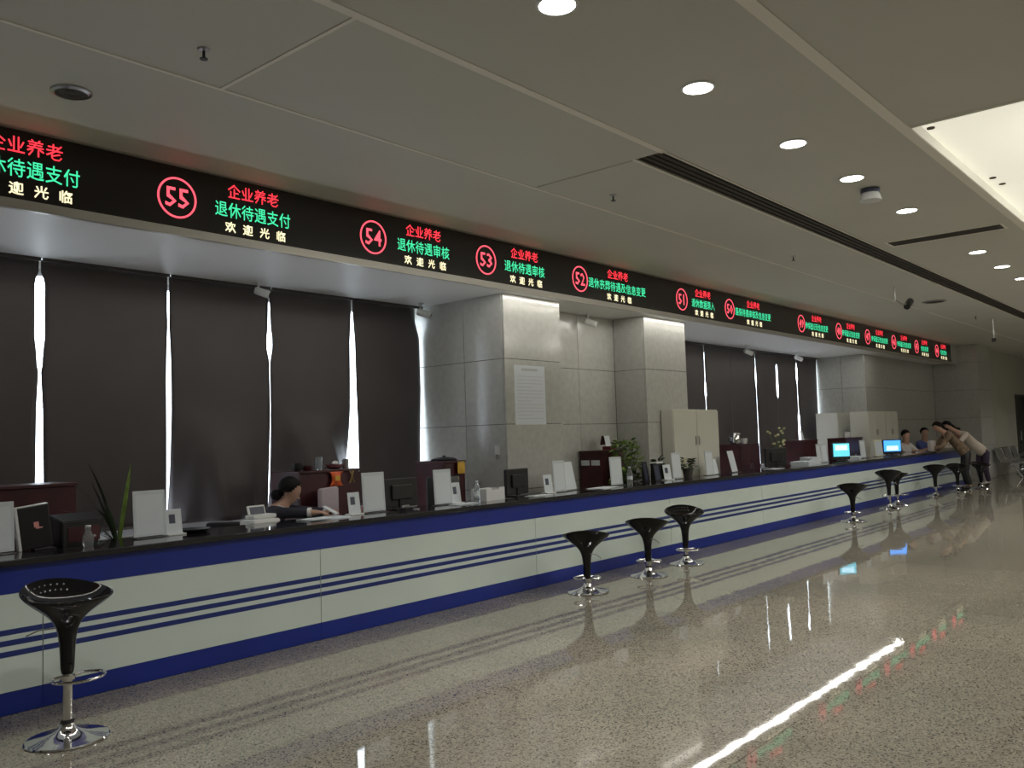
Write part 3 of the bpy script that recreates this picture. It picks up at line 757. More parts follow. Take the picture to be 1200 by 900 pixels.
# picture frames / black boxes
def pframe(x, y, w_, h, rz, label, m2='photo'):
    t = thing('picture_frame', label, 'frame', (x, y, ZT), rz)
    R = Matrix.Rotation(-.15, 4, 'X')
    for a in ((-w_ / 2, w_ / 2, 0, .02), (-w_ / 2, w_ / 2, h - .02, h)): pass
    b = B(); bx(b, -w_ / 2, w_ / 2, -.008, .008, 0.0, .022, R); bx(b, -w_ / 2, w_ / 2, -.008, .008, h - .02, h, R); bx(b, -w_ / 2, -w_ / 2 + .02, -.008, .008, .022, h - .02, R); bx(b, w_ / 2 - .02, w_ / 2, -.008, .008, .022, h - .02, R)
    obj('frame', b, 'black', t); obj('picture', bx(B(), -w_ / 2 + .02, w_ / 2 - .02, -.003, .004, .022, h - .02, R), m2, t)
    obj('strut', bx(B(), -.01, .01, .03, .07, .0, h * .6), 'black', t)
pframe(9.82, 6.12, .17, .27, .25, 'black upright frame right of the leafy plant')
pframe(10.0, 6.06, .2, .23, .15, 'dark upright frame overlapping the one by the leafy plant')
t = thing('storage_box', 'black box with white lid edge between the frames and the card stand', 'box', (10.2, 6.2, ZT))
b = B(); rbx(b, -.08, .08, -.05, .05, 0, .23, .003); obj('body', b, 'black', t); b = B(); rbx(b, -.085, .085, -.055, .055, .23, .25, .003); obj('lid', b, 'whitep', t)
# socket and poster on the pier
t = thing('wall_poster', 'white printed notice poster pasted on the front of the first stone pier', 'poster', (8.02, 6.589, 2.065))
obj('sheet', bx(B(), -.29, .29, -.002, 0, -.355, .355), 'paper', t)
b = B(); bx(b, -.15, .15, -.0028, -.002, .29, .32)
for k in range(13): bx(b, -.24, .24 - (.2 if k % 4 == 3 else 0), -.0028, -.002, .22 - k * .042, .226 - k * .042)
obj('printed_lines', b, mat('pale_ink', (.5, .52, .53), .6), t)['kind'] = 'stuff'
t = thing('wall_socket', 'small white wall device with a cable on the shaded side of the first pier', 'socket', (7.569, 6.73, 1.40))
b = B(); rbx(b, -.03, 0, -.03, .03, -.03, .07, .004); obj('plate', b, 'whitep', t)
obj('cable', tube(B(), [(-.02, .0, -.03), (-.02, -.02, -.08), (-.015, .02, -.09), (-.015, .02, -.03)], .003, 6), 'black', t)
b = B(); bx(b, -.015, 0, -.07, .07, .07, .085); obj('bracket', b, 'steel', t)

# ------------------------------------------------------------------ things on the cabinets
def mug(x, y, z, r, h, m, label, saucer=False):
    t = thing('cup', label, 'cup', (x, y, z))
    obj('body', lathe(B(), [(0, 0), (r * .7, 0), (r, h * .4), (r, h), (r * .9, h), (r * .88, h * .4), (0, h * .12)], 20), m, t, True)
    obj('handle', tube(B(), [(r * .95, 0, h * .8), (r * 1.5, 0, h * .75), (r * 1.5, 0, h * .35), (r * .85, 0, h * .25)], .005, 6), m, t, True)
    return t
mug(5.03, 7.1, 1.30, .045, .08, 'black', 'black cup with handle on the cabinet, left end')
tag(obj('napkin', lathe(B(), [(0, 0), (.02, 0), (.004, .06), (0, .065)], 8), 'paper', None, True, (5.03, 7.1, 1.315)), 'white tissue sticking up out of the black cup', 'tissue')
mug(5.16, 7.12, 1.30, .05, .05, 'maroon', 'low dark cup right of the black cup on the cabinet')
tag(obj('drinking_glass', lathe(B(), [(0, 0), (.03, 0), (.036, .13), (.033, .13), (.028, .01), (0, .01)], 20), 'pet', None, True, (5.27, 7.08, 1.30)), 'tall clear drinking glass on the cabinet behind the clerk', 'glass')
t = thing('teapot', 'low red brown teapot with white knob lid on the cabinet', 'teapot', (5.5, 7.12, 1.30))
obj('body', lathe(B(), [(0, 0), (.05, 0), (.085, .02), (.08, .045), (.04, .055), (0, .056)], 24), 'red', t, True)
obj('lid', lathe(B(), [(0, .055), (.035, .055), (.03, .075), (0, .085)], 16), 'whitep', t, True)
obj('spout', tube(B(), [(-.07, 0, .025), (-.11, 0, .05)], .01, 8), 'red', t, True)
tag(obj('storage_jar', lathe(B(), [(0, 0), (.035, 0), (.035, .09), (.02, .1), (0, .1)], 18), 'steel', None, True, (5.62, 7.1, 1.30)), 'grey steel jar at the right end of the cabinet behind the clerk', 'jar')
# hanging packets on the cabinet front
t = thing('snack_packet', 'bright orange crumpled packet hanging on the cabinet behind the clerk', 'packet', (5.36, 6.925, 1.14))
b = B(); nx = 8; gr = []
for j in range(9):
    row = []
    for i in range(nx + 1):
        u = i / nx - .5; v = j / 8
        wdt = .15 - .05 * math.sin(v * PI) + (.02 if j in (0, 8) else 0)
        row.append(b.verts.new((u * wdt, -.02 * math.cos(u * PI) * math.sin(v * PI) - .004 + random.uniform(-.003, .003), v * .14)))
    gr.append(row)
for j in range(8):
    for i in range(nx): b.faces.new((gr[j][i], gr[j][i + 1], gr[j + 1][i + 1], gr[j + 1][i]))
o = obj('wrapper', b, 'orange', t, True); o.modifiers.new('s', 'SOLIDIFY').thickness = .004
b = B(); rbx(b, -.03, .03, -.028, -.022, .05, .1, .002); obj('print_patch', b, 'gold', t)
t = thing('ribbon_knot', 'tan ribbon knot hanging right of the orange packet', 'ribbon', (5.56, 6.93, 1.16))
b = B(); tube(b, [(-.02, 0, .12), (.0, -.01, .07), (.02, 0, .12)], .008, 6); tube(b, [(-.025, 0, 0), (0, -.01, .07), (.03, 0, 0)], .008, 6); obj('ribbon', b, 'tan', t, True)
obj('knot', lathe(B(), [(0, -.015), (.014, 0), (0, .015)], 10, o=(0, -.01, .07)), 'tan', t, True)
# cabinet by the pier: black lid, yellow packet
t = thing('black_lid', 'flat round black lid on the maroon cabinet beside the pier', 'lid', (7.09, 7.15, 1.32))
obj('disc', lathe(B(), [(0, 0), (.15, 0), (.155, .012), (.12, .035), (.03, .045), (0, .045)], 28), 'black', t, True); obj('knob', lathe(B(), [(0, .045), (.02, .045), (.02, .06), (0, .062)], 12), 'black', t, True)
t = thing('yellow_packet', 'yellow packet standing against the cabinet beside the pier', 'packet', (7.13, 6.925, 1.17))
b = B(); rbx(b, -.055, .055, -.02, .0, 0, .13, .008); obj('wrapper', b, 'gold', t, True); b = B(); rbx(b, -.05, .05, -.018, -.002, .13, .14, .002); obj('fold', b, 'tan', t)
# niche cabinet: tent card in red stand
def tent(x, y, z, label, s=1.0, stand=True):
    t = thing('tent_card', label, 'card', (x, y, z), .2)
    R = Matrix.Rotation(-.2, 4, 'X')
    z0 = .05 * s if stand else 0
    if stand: b = B(); rbx(b, -.1 * s, .1 * s, -.06 * s, .06 * s, 0, z0, .004); obj('stand', b, 'red', t)
    b = B(); bx(b, -.085 * s, .085 * s, -.004, .0, z0, z0 + .15 * s, R @ Matrix.Rotation(0, 4, 'Z')); obj('card', b, 'paper', t)
    b = B(); bx(b, -.085 * s, .085 * s, .11 * s, .114 * s, z0, z0 + .13 * s, Matrix.Rotation(.2, 4, 'X')); obj('back_card', b, 'red', t)
tent(10.05, 6.86, 1.35, 'white tent card in a red stand on the cabinet in the niche')
tent(17.6, 7.15, 1.33, 'white folded card on the maroon cabinet behind the papers', 1.3, False)
#tag(obj('red_box', rbx(B(), -.15, .15, -.1, .1, 0, .2, .005), 'red', None, False, (16.35, 6.2, ZT)), 'dark red box behind the pale pair of sign holders', 'box')
# kettle
t = thing('kettle', 'silver electric kettle with black handle on the maroon cabinet', 'kettle', (14.5, 7.15, 1.32), 2.7)
obj('body', lathe(B(), [(0, 0), (.09, 0), (.1, .03), (.085, .16), (.06, .2), (0, .205)], 24), 'chrome', t, True)
obj('base', lathe(B(), [(0, 0), (.105, 0), (.105, .02), (0, .02)], 24), 'black', t, True)
obj('handle', tube(B(), [(.06, 0, .19), (.13, 0, .19), (.155, 0, .14), (.14, 0, .06), (.09, 0, .03)], .014, 8), 'black', t, True)
obj('spout', tube(B(), [(-.075, 0, .15), (-.12, 0, .19)], .02, 8, radii=[.024, .012]), 'chrome', t, True)
mug(14.86, 7.15, 1.32, .06, .1, 'whitep', 'white cup with red lid right of the kettle')
mug(18.85, 6.72, 1.34, .05, .09, 'whitep', 'white cup, left one on the farthest maroon cabinet')
mug(19.05, 6.74, 1.34, .055, .12, 'whitep', 'taller white cup, right one on the farthest maroon cabinet')
# clerk area gadgets
t = thing('label_printer', 'pale grey printer with small screen behind the counter, left of the clerk', 'printer', (4.20, 6.44, .74), .1)
b = B(); rbx(b, -.16, .12, -.1, .1, 0, .2, .02); obj('body', b, 'whitep', t, True)
b = B(); rbx(b, -.10, .14, -.02, .1, .2, .235, .01); obj('lid', b, 'whitep', t, True)
b = B(); rbx(b, -.06, .12, .02, .04, .23, .33, .006, Matrix.Rotation(-.3, 4, 'X')); obj('screen_case', b, 'whitep', t, True)
b = B(); bx(b, -.045, .105, .018, .0195, .245, .315, Matrix.Rotation(-.3, 4, 'X')); obj('screen', b, 'photo', t)
def office_chair(x, y, rz, m, label, zt=1.2):
    t = thing('office_chair', label, 'chair', (x, y, 0), rz)
    b = B(); rbx(b, -.22, .22, -.22, .22, .42, .50, .03); obj('seat', b, m, t, True)
    b = B(); rbx(b, -.2, .2, .20, .26, .58, zt, .028); obj('backrest', b, m, t, True)
    obj('post', tube(B(), [(0, 0, .1), (0, 0, .42)], .025), 'black', t, True)
    obj('back_bar', tube(B(), [(0, .1, .41), (0, .26, .43), (0, .275, .7)], .018), 'black', t, True)
    for k in range(5):
        a = 2 * PI * k / 5
        l = obj('leg', tube(B(), [(0, 0, .1), (.27 * math.cos(a), .27 * math.sin(a), .07)], .018), 'black', t, True)
        obj('castor', lathe(B(), [(0, 0), (.025, 0), (.025, .05), (0, .05)], 12, o=(.27 * math.cos(a), .27 * math.sin(a), 0)), 'black', l, True)
    return t
office_chair(5.28, 6.60, .5, 'lavender', 'pale lavender chair back against the maroon cabinet right of the clerk', 1.14)
office_chair(6.72, 6.68, -.4, 'black', 'black chair back behind the card stand and the water bottle', 1.16)
office_chair(6.12, 6.67, .2, 'red', 'dark red chair mostly hidden behind the sign holder', 1.06)
mug(5.08, 6.16, ZT, .03, .06, 'pink', 'small pink cup behind the white card stand')
# plants
def leaf_strip(bm, p0, d, L, wd, droop, k=7):
    d = Vector(d).normalized(); side = d.cross(Vector((0, 0, 1)))
    if side.length < .01: side = Vector((1, 0, 0))
    side.normalize(); prev = None; p = Vector(p0)
    for i in range(k + 1):
        u = i / k; wv = wd * math.sin(PI * min(1, .12 + .88 * u)) ** .8 if u < 1 else .001
        a = bm.verts.new(p + side * wv); c = bm.verts.new(p - side * wv); mid = bm.verts.new(p - Vector((0, 0, wv * .35)))
        if prev: bm.faces.new((prev[0], a, mid, prev[2])); bm.faces.new((prev[2], mid, c, prev[1]))
        prev = (a, c, mid)
        p = p + d * (L / k); d = (d + Vector((0, 0, -droop / k))).normalized()
def potted(x, y, z, label, leaves, potr=.07, poth=.12, name='potted_plant', rng=1, m='leaf', stem=0):
    t = thing(name, label, 'plant', (x, y, z))
    p_ = obj('pot', lathe(B(), [(0, 0), (potr * .75, 0), (potr, poth), (potr * 1.08, poth), (potr * 1.08, poth - .015), (potr * .9, poth - .01), (0, poth - .015)], 20), 'pot', t, True)
    for (a, el, L, wd, dr, z0, mm) in leaves:
        b = B(); leaf_strip(b, (math.cos(a) * .012, math.sin(a) * .012, poth - .02 + z0), (math.cos(a) * math.cos(el), math.sin(a) * math.cos(el), math.sin(el)), L, wd, dr)
        o = obj('leaf', b, mm, t, True)
    return t
rnd = random.Random(3)
potted(3.0, 6.5, .74, 'strap leaved plant with arching dark leaves behind the white sign holder',
       [(PI + .15, 1.35, .66, .02, .9, 0, 'leafdk'), (PI, 1.0, .62, .016, 2.4, 0, 'leafdk'), (PI - .2, .9, .6, .014, 2.0, 0, 'leafdk'), (PI + .5, 1.2, .5, .014, 1.6, 0, 'leafdk'), (2.8, 1.3, .55, .016, 1.4, 0, 'leaf'), (.3, 1.4, .62, .024, .2, 0, 'leaf2'), (PI + .2, 1.25, .52, .018, .5, 0, 'leafdk'), (PI - .3, 1.0, .5, .018, 1.1, 0, 'leafdk'), (PI + .1, .8, .45, .016, 1.6, 0, 'leafdk'), (2.6, 1.1, .4, .016, 1.8, 0, 'leafdk'), (.2, 1.4, .5, .016, .3, 0, 'leaf2'), (3.6, .9, .4, .014, 2.0, 0, 'leafdk'), (3.3, .5, .42, .012, 1.0, 0, 'leafdk'), (.9, 1.2, .45, .014, .8, 0, 'leafdk'), (3.9, 1.2, .4, .016, .9, 0, 'leaf')], .08, .13, 'strap_leaved_plant')
def bushy(x, y, z, R, H_, k, label, ml, name='leafy_plant', seed=1):
    r_ = random.Random(seed)
    t = thing(name, label, 'plant', (x, y, z))
    obj('pot', lathe(B(), [(0, 0), (.06, 0), (.08, .13), (.086, .13), (.086, .11), (0, .11)], 20), 'pot', t, True)
    st = B()
    lm = {}
    for i in range(k):
        a = r_.uniform(0, 2 * PI); rr = R * math.sqrt(r_.random()) ; zz = .14 + (H_ - .14) * r_.random()
        rr *= .6 + .5 * math.sin(PI * min(1, (zz / H_)))
        p = Vector((rr * math.cos(a), rr * math.sin(a), zz))
        if i % 4 == 0: tube(st, [(0, 0, .1), (p.x * .5, p.y * .5, p.z * .6), p], .003, 4)
        b = B(); leaf_strip(b, (0, 0, 0), (1, 0, .1), r_.uniform(.07, .1), r_.uniform(.022, .032), .6, 3)
        key = i % 4
        if key not in lm:
            lo_ = obj('leaf', b, ml[key % len(ml)], t, True); lm[key] = lo_
        else:
            b.free(); lo_ = lm[key].copy(); C.objects.link(lo_)
        lo_.location = p; lo_.rotation_euler = (r_.uniform(-.6, .6), r_.uniform(-.7, .5), a + r_.uniform(-.8, .8))
    obj('stems', st, 'leaf', t)
bushy(9.86, 6.47, .74, .2, .74, 260, 'bright green leafy pot plant right of the niche cabinet', ['leaf2', 'leaf', 'leaf2', 'leaf2'])
bushy(10.95, 6.15, ZT, .1, .27, 40, 'small dark leafy pot plant right of the pale sign holder', ['leafdk', 'leaf', 'flower'], seed=4)
bushy(10.33, 6.245, ZT, .05, .3, 22, 'small dark pot plant on the counter behind the card stand', ['leafdk', 'leaf'], seed=5)
t = thing('flower_vase', 'vase of pale dried flowers standing right of the kettle cabinet', 'flowers', (15.45, 6.75, .74))
obj('vase', lathe(B(), [(0, 0), (.05, 0), (.07, .1), (.03, .24), (.045, .28), (.04, .28), (.025, .24), (0, .2)], 18), 'pet', t, True)
sb = B(); r_ = random.Random(5)
ends = []
for i in range(16):
    a = r_.uniform(0, 2 * PI); q = r_.uniform(.05, .2); zz = r_.uniform(.5, .86); p = (q * math.cos(a), q * math.sin(a), zz); ends.append(p)
    tube(sb, [(0, 0, .22), (p[0] * .4, p[1] * .4, zz * .65), p], .003, 4)
obj('stems', sb, 'leaf', t)
hd = None
for p in ends:
    if hd is None: hd = obj('flower_head', lathe(B(), [(0, -.02), (.025, 0), (.028, .015), (0, .03)], 8), 'flower', t, True); o = hd
    else: o = hd.copy(); C.objects.link(o)
    o.location = p
# little stand for the vase to stand on
t = thing('side_table', 'small side table carrying the vase of dried flowers', 'table', (15.45, 6.75, 0))
obj('table_top', bx(B(), -.2, .2, -.15, .15, .71, .74), 'cab', t)
for sx in (-.17, .17):
    for sy in (-.12, .12): obj('leg', bx(B(), sx - .015, sx + .015, sy - .015, sy + .015, 0, .71), 'cab', t)

# ------------------------------------------------------------------ ceiling fittings
def bullet_cam(x, y, z, rz, label, tilt=.35, s=1.0):
    t = thing('security_camera', label, 'security camera', (x, y, z), rz, 'bullet security cameras over the counter')
    obj('mount', lathe(B(), [(0, 0), (.035 * s, 0), (.035 * s, -.012), (0, -.012)], 16), 'whitep', t, True)
    obj('arm', tube(B(), [(0, 0, -.012), (0, 0, -.09 * s), (.03 * s, 0, -.11 * s)], .011 * s, 8), 'whitep', t, True)
    R = Matrix.Translation((.03 * s, 0, -.11 * s)) @ Matrix.Rotation(PI / 2 + tilt, 4, 'Y')
    obj('body', lathe(B(), [(0, -.07 * s), (.034 * s, -.07 * s), (.04 * s, -.05 * s), (.04 * s, .08 * s), (.034 * s, .084 * s), (0, .075 * s)], 18, mtx=R), 'whitep', t, True)
    obj('lens', lathe(B(), [(0, .076 * s), (.03 * s, .086 * s), (0, .09 * s)], 16, mtx=R), 'lens', t, True)
    return t
bullet_cam(5.05, 7.75, SZ, -.7, 'white bullet camera under the soffit, left one before the dark blinds')
bullet_cam(7.35, 7.75, SZ, -.9, 'white bullet camera under the soffit in the corner by the first stone pier', s=1.15)
bullet_cam(9.85, 7.0, SZ, -.8, 'white bullet camera under the soffit inside the stone niche', s=1.1)
bullet_cam(16.1, 7.6, SZ, -.5, 'white bullet camera under the soffit, left one before the far blinds', s=1.2)
bullet_cam(18.6, 7.6, SZ, -.5, 'white bullet camera under the soffit, right one before the far blinds', s=1.2)
t = thing('hanging_camera', 'dark camera on a long bent bracket hanging from the hall ceiling', 'security camera', (14.2, 4.17, CZ), 0)
obj('bracket', tube(B(), [(0, 0, 0), (0, 0, -.22), (.35, 0, -.25), (.6, 0, -.22)], .012, 6), 'steel', t, True)
R = Matrix.Translation((.72, 0, -.2)) @ Matrix.Rotation(PI / 2 - .5, 4, 'Y')
obj('body', lathe(B(), [(0, -.14), (.05, -.14), (.055, .1), (.03, .14), (0, .13)], 14, mtx=R), 'black', t, True)
obj('lens', lathe(B(), [(0, .131), (.028, .141), (0, .15)], 12, mtx=R), 'steel', t, True)
def sprinkler(x, y, label):
    t = thing('sprinkler', label, 'sprinkler', (x, y, CZ), 0, 'ceiling sprinklers')
    obj('collar', lathe(B(), [(0, 0), (.035, 0), (.03, -.01), (.012, -.014), (0, -.014)], 16), 'steel', t, True)
    obj('stem', tube(B(), [(0, 0, -.012), (0, 0, -.055)], .008, 8), 'black', t, True)
    obj('deflector', lathe(B(), [(0, -.055), (.022, -.055), (.022, -.06), (0, -.06)], 12), 'black', t, True)
sprinkler(2.45, 4.26, 'dark ceiling sprinkler nearest the camera, at the upper left')
sprinkler(6.55, 4.32, 'dark ceiling sprinkler left of the near end of the long air slot')
sprinkler(10.6, 4.31, 'dark ceiling sprinkler second along the slot, above counter 50')
sprinkler(19.58, 4.2, 'dark ceiling sprinkler far away beyond the round vent')
def round_vent(x, y, r, label):
    t = thing('ceiling_speaker', label, 'ceiling speaker', (x, y, CZ))
    obj('rim', lathe(B(), [(r, 0), (r, -.012), (r * .82, -.02), (r * .8, -.004), (r * .8, 0)], 28, cap=False), 'steel', t, True)
    obj('grille', lathe(B(), [(0, -.010), (r * .8, -.010), (r * .8, -.001), (0, -.001)], 28), 'dark', t, True)
    for k in range(1, 4): obj('ring', lathe(B(), [(r * .2 * k, -.012), (r * .2 * k + .006, -.012), (r * .2 * k + .006, -.0102), (r * .2 * k, -.0102), (r * .2 * k, -.012)], 24, cap=False), 'dark', t)
round_vent(2.19, 5.34, .115, 'round dark ceiling speaker at the upper left above the sign')
round_vent(16.53, 4.19, .2, 'round dark ceiling speaker far along, right of the hanging camera')
t = thing('dome_camera', 'cylindrical white and dark dome camera under the ceiling between the fourth and fifth downlights', 'security camera', (8.17, 2.56, CZ))
obj('collar', lathe(B(), [(0, 0), (.085, 0), (.085, -.04), (0, -.04)], 24), 'photo', t, True)
obj('housing', lathe(B(), [(0, -.04), (.075, -.04), (.095, -.10), (.095, -.112), (.06, -.118), (0, -.12)], 24), 'whitep', t, True)
t = thing('hanging_rod', 'thin rod with a small end piece hanging from the far ceiling', 'rod', (20.3, 4.04, CZ))
obj('rod', tube(B(), [(0, 0, 0), (0, 0, -.42)], .015, 6), 'steel', t); obj('end_piece', lathe(B(), [(0, -.5), (.04, -.5), (.04, -.42), (0, -.42)], 10), 'black', t)
for x, y, lb in ((7.07, 1.74, 'small dark fixing at the near corner of the bright ceiling recess'), (8.95, 1.70, 'small dark fixing on the bright recess, nearer one of a pair'), (9.25, 1.68, 'small dark fixing on the bright recess, farther one of a pair')):
    tag(obj('ceiling_hook', lathe(B(), [(0, 0), (.03, 0), (.03, -.008), (0, -.01)], 12), 'dark', None, False, (x, y, 3.83)), lb, 'fixing', 'small fixings on the raised ceiling')

# ------------------------------------------------------------------ tandem bench at the far right
t = thing('waiting_bench', 'steel tandem waiting bench against the wall past the end pier', 'bench', (27.4, 5.35, 0))
for k in range(3):
    x = .62 * k * 1.6
    s_ = obj('seat', rbx(B(), x + .03, x + .85, -.28, .16, .42, .45, .01), 'steel', t)
    R = Matrix.Translation((0, .16, .44)) @ Matrix.Rotation(-.3, 4, 'X')
    fr = B()
    for a in ((x + .03, x + .07, .02, .42), (x + .81, x + .85, .02, .42), (x + .07, x + .81, .39, .42), (x + .07, x + .81, .02, .05)): bx(fr, a[0], a[1], -.012, .012, a[2], a[3], R)
    bk = obj('backrest', fr, 'chrome', t)
    obj('mesh_panel', bx(B(), x + .07, x + .81, -.003, .003, .05, .39, R), 'steel', bk)
obj('beam', bx(B(), 0, 2.86, -.09, -.03, .35, .41), 'steel', t)
for x in (.45, 2.4):
    obj('leg', tube(B(), [(x, -.3, .01), (x, -.06, .36), (x, .2, .01)], .02, 8), 'steel', t, True)
for x in (.0, .98, 1.97, 2.86): obj('armrest', tube(B(), [(x, -.06, .38), (x, -.26, .6), (x, .12, .62)], .014, 8), 'steel', t, True)
bushy(31.3, 5.45, 0, .3, 1.6, 60, 'dark floor plant beside the far doorway', ['leafdk', 'leaf'], 'floor_plant', 8)

# ------------------------------------------------------------------ people
def skin_obj(name, nodes, edges, m, parent, sub=2, root=None):
    names = list(nodes); idx = {k: i for i, k in enumerate(names)}
    me = bpy.data.meshes.new(name)
    me.from_pydata([nodes[k][0] for k in names], [(idx[a], idx[b]) for a, b in edges], [])
    me.materials.append(M[m])
    o = bpy.data.objects.new(name, me); C.objects.link(o)
    md = o.modifiers.new('skin', 'SKIN'); md.use_smooth_shade = True
    sv = me.skin_vertices[0].data
    for k in names:
        r = nodes[k][1]; sv[idx[k]].radius = (r, r) if not isinstance(r, tuple) else r
        sv[idx[k]].use_root = (k == (root or names[0]))
    sd = o.modifiers.new('sub', 'SUBSURF'); sd.levels = sub; sd.render_levels = sub
    dg = bpy.context.evaluated_depsgraph_get(); me2 = bpy.data.meshes.new_from_object(o.evaluated_get(dg))
    bpy.data.objects.remove(o)
    me2.polygons.foreach_set('use_smooth', [True] * len(me2.polygons))
    o = bpy.data.objects.new(name, me2); C.objects.link(o); o.parent = parent
    return o
def lerp(a, b, t): return tuple(a[i] + (b[i] - a[i]) * t for i in range(3))
def person(label, loc, J, top_m, bot_m, hair='bun', shoe='black', sleeve=True, collar=None, extra=None):
    """J: joints in world coordinates relative to loc. keys: pelvis chest neck head face(dir) shL elL haL shR elR haR hipL knL anL toL hipR ..."""
    t = thing('person', label, 'person', loc)
    N = {}
    V = {k: Vector(v) for k, v in J.items()}
    face = V['face'].normalized(); hd_ = V['head']
    upv = (hd_ - V['neck']).normalized()
    N['pelvis'] = (V['pelvis'], .085); N['belly'] = (V['pelvis'].lerp(V['chest'], .5), .09); N['chest'] = (V['chest'], .125)
    N['neck'] = (V['neck'], .062); N['jaw'] = (hd_ - upv * .06 + face * .025, .072); N['skull'] = (hd_ + upv * .02, .108); N['crown'] = (hd_ + upv * .085 - face * .012, .08)
    E = [('pelvis', 'belly'), ('belly', 'chest'), ('chest', 'neck'), ('neck', 'jaw'), ('jaw', 'skull'), ('skull', 'crown')]
    for s in 'LR':
        N['sh' + s] = (V['sh' + s], .055); N['el' + s] = (V['el' + s], .042); N['wr' + s] = (V['el' + s].lerp(V['ha' + s], .88), .028)
        N['pa' + s] = (V['ha' + s], .03)
        E += [('chest', 'sh' + s), ('sh' + s, 'el' + s), ('el' + s, 'wr' + s), ('wr' + s, 'pa' + s)]
        N['hip' + s] = (V['hip' + s], .075); N['kn' + s] = (V['kn' + s], .058); N['an' + s] = (V['an' + s], .034); N['to' + s] = (V['to' + s], .022)
        E += [('pelvis', 'hip' + s), ('hip' + s, 'kn' + s), ('kn' + s, 'an' + s), ('an' + s, 'to' + s)]
        # five fingers
        dirn = (V['ha' + s] - V['el' + s]).normalized(); side = dirn.cross(Vector((0, 0, 1)))
        side = side.normalized() if side.length > .1 else Vector((1, 0, 0)); dn = side.cross(dirn)
        if dn.z > 0: dn = -dn
        for f, (off, L) in enumerate(((-.024, .06), (-.008, .07), (.009, .066), (.025, .052))):
            a = V['ha' + s] + side * off + dirn * .03; b_ = a + dirn * L * .5 + dn * .008; c_ = b_ + dirn * L * .4 + dn * .02
            N['f%d%sa' % (f, s)] = (a, .0095); N['f%d%sb' % (f, s)] = (b_, .0085); N['f%d%sc' % (f, s)] = (c_, .007)
            E += [('pa' + s, 'f%d%sa' % (f, s)), ('f%d%sa' % (f, s), 'f%d%sb' % (f, s)), ('f%d%sb' % (f, s), 'f%d%sc' % (f, s))]
        sg_ = -1 if s == 'L' else 1
        a = V['ha' + s] + side * .035 * sg_ * -1; b_ = a + dirn * .03 + side * -.015 * sg_ + dn * .01
        N['t' + s + 'a'] = (a, .011); N['t' + s + 'b'] = (b_, .009); E += [('pa' + s, 't' + s + 'a'), ('t' + s + 'a', 't' + s + 'b')]
    body = skin_obj('body', N, E, 'skin', t, 2, 'pelvis')
    # face details
    sidev = face.cross(upv).normalized(); upf = sidev.cross(face).normalized()
    for q in (-1, 1):
        e_ = B(); bmesh.ops.create_uvsphere(e_, u_segments=10, v_segments=6, radius=.011)
        obj('eye', e_, 'hair', t, True, hd_ + face * .075 + sidev * .03 * q + upf * .0)
        b = B(); bmesh.ops.create_uvsphere(b, u_segments=10, v_segments=6, radius=.022); bmesh.ops.scale(b, vec=(.6, .6, 1), verts=b.verts)
        obj('ear', b, 'skin', t, True, hd_ + sidev * .082 * q - upf * .01)
    b = B(); tube(b, [hd_ + face * .078 + upf * .0, hd_ + face * .098 - upf * .028, hd_ + face * .08 - upf * .034], .01, 8, radii=[.006, .012, .008]); obj('nose', b, 'skin', t, True)
    b = B(); tube(b, [hd_ + face * .078 - upf * .055 + sidev * .022, hd_ + face * .085 - upf * .055, hd_ + face * .078 - upf * .055 - sidev * .022], .005, 6); obj('mouth', b, 'pink', t, True)
    # hair: a cap over the skull, open at the face, with bun or tail
    b = B(); bmesh.ops.create_uvsphere(b, u_segments=28, v_segments=18, radius=.104)
    hc = hd_ + upv * .03 - face * .014
    dl = [v for v in b.verts if v.co.normalized().dot(face) > .42 + .5 * v.co.normalized().dot(upf) or (v.co.normalized().dot(upf) < -.55 and v.co.normalized().dot(face) > -.2)]
    bmesh.ops.delete(b, geom=dl, context='VERTS')
    for v in b.verts: v.co = hc + v.co * (1 + .08 * max(0, -v.co.normalized().dot(face)))
    hr = obj('hair', b, 'hair', t, True); hr.modifiers.new('s', 'SOLIDIFY').thickness = .012
    if hair == 'bun':
        b = B(); bmesh.ops.create_uvsphere(b, u_segments=16, v_segments=10, radius=.052)
        for v in b.verts: v.co = v.co * (1 + .04 * math.sin(v.co.z * 160)) + hd_ - face * .10 - upf * .085
        obj('hair_bun', b, 'hair', t, True)
    elif hair == 'long':
        q0 = hd_ - face * .085
        b = B(); tube(b, [q0 + upf * .04, q0 - upf * .06, V['neck'] - face * .06, V['chest'].lerp(V['neck'], .35) - face * .03 + Vector((0, 0, .11))], .05, 12, radii=[.06, .07, .055, .025])
        obj('hair_tail', b, 'hair', t, True)
    # top
    Tn = {'p': (V['pelvis'].lerp(V['chest'], -.12), .158), 'b': (V['pelvis'].lerp(V['chest'], .5), .132), 'c': (V['chest'], .148), 'n': (V['chest'].lerp(V['neck'], .72), .07)}
    Te = [('p', 'b'), ('b', 'c'), ('c', 'n')]
    for s in 'LR':
        Tn['s' + s] = (V['sh' + s], .07); Tn['e' + s] = (V['el' + s], .055); Te += [('c', 's' + s), ('s' + s, 'e' + s)]
        if sleeve: Tn['w' + s] = (V['el' + s].lerp(V['ha' + s], .78), .04); Te.append(('e' + s, 'w' + s))
    skin_obj('shirt', Tn, Te, top_m, t, 2, 'p')
    Ln = {'w': (V['pelvis'].lerp(V['chest'], .12), .125), 'p': (V['pelvis'], .125)}; Le = [('w', 'p')]
    for s in 'LR':
        Ln['h' + s] = (V['hip' + s], .1); Ln['k' + s] = (V['kn' + s], .072); Ln['a' + s] = (V['an' + s].lerp(V['kn' + s], .02), .056)
        Le += [('p', 'h' + s), ('h' + s, 'k' + s), ('k' + s, 'a' + s)]
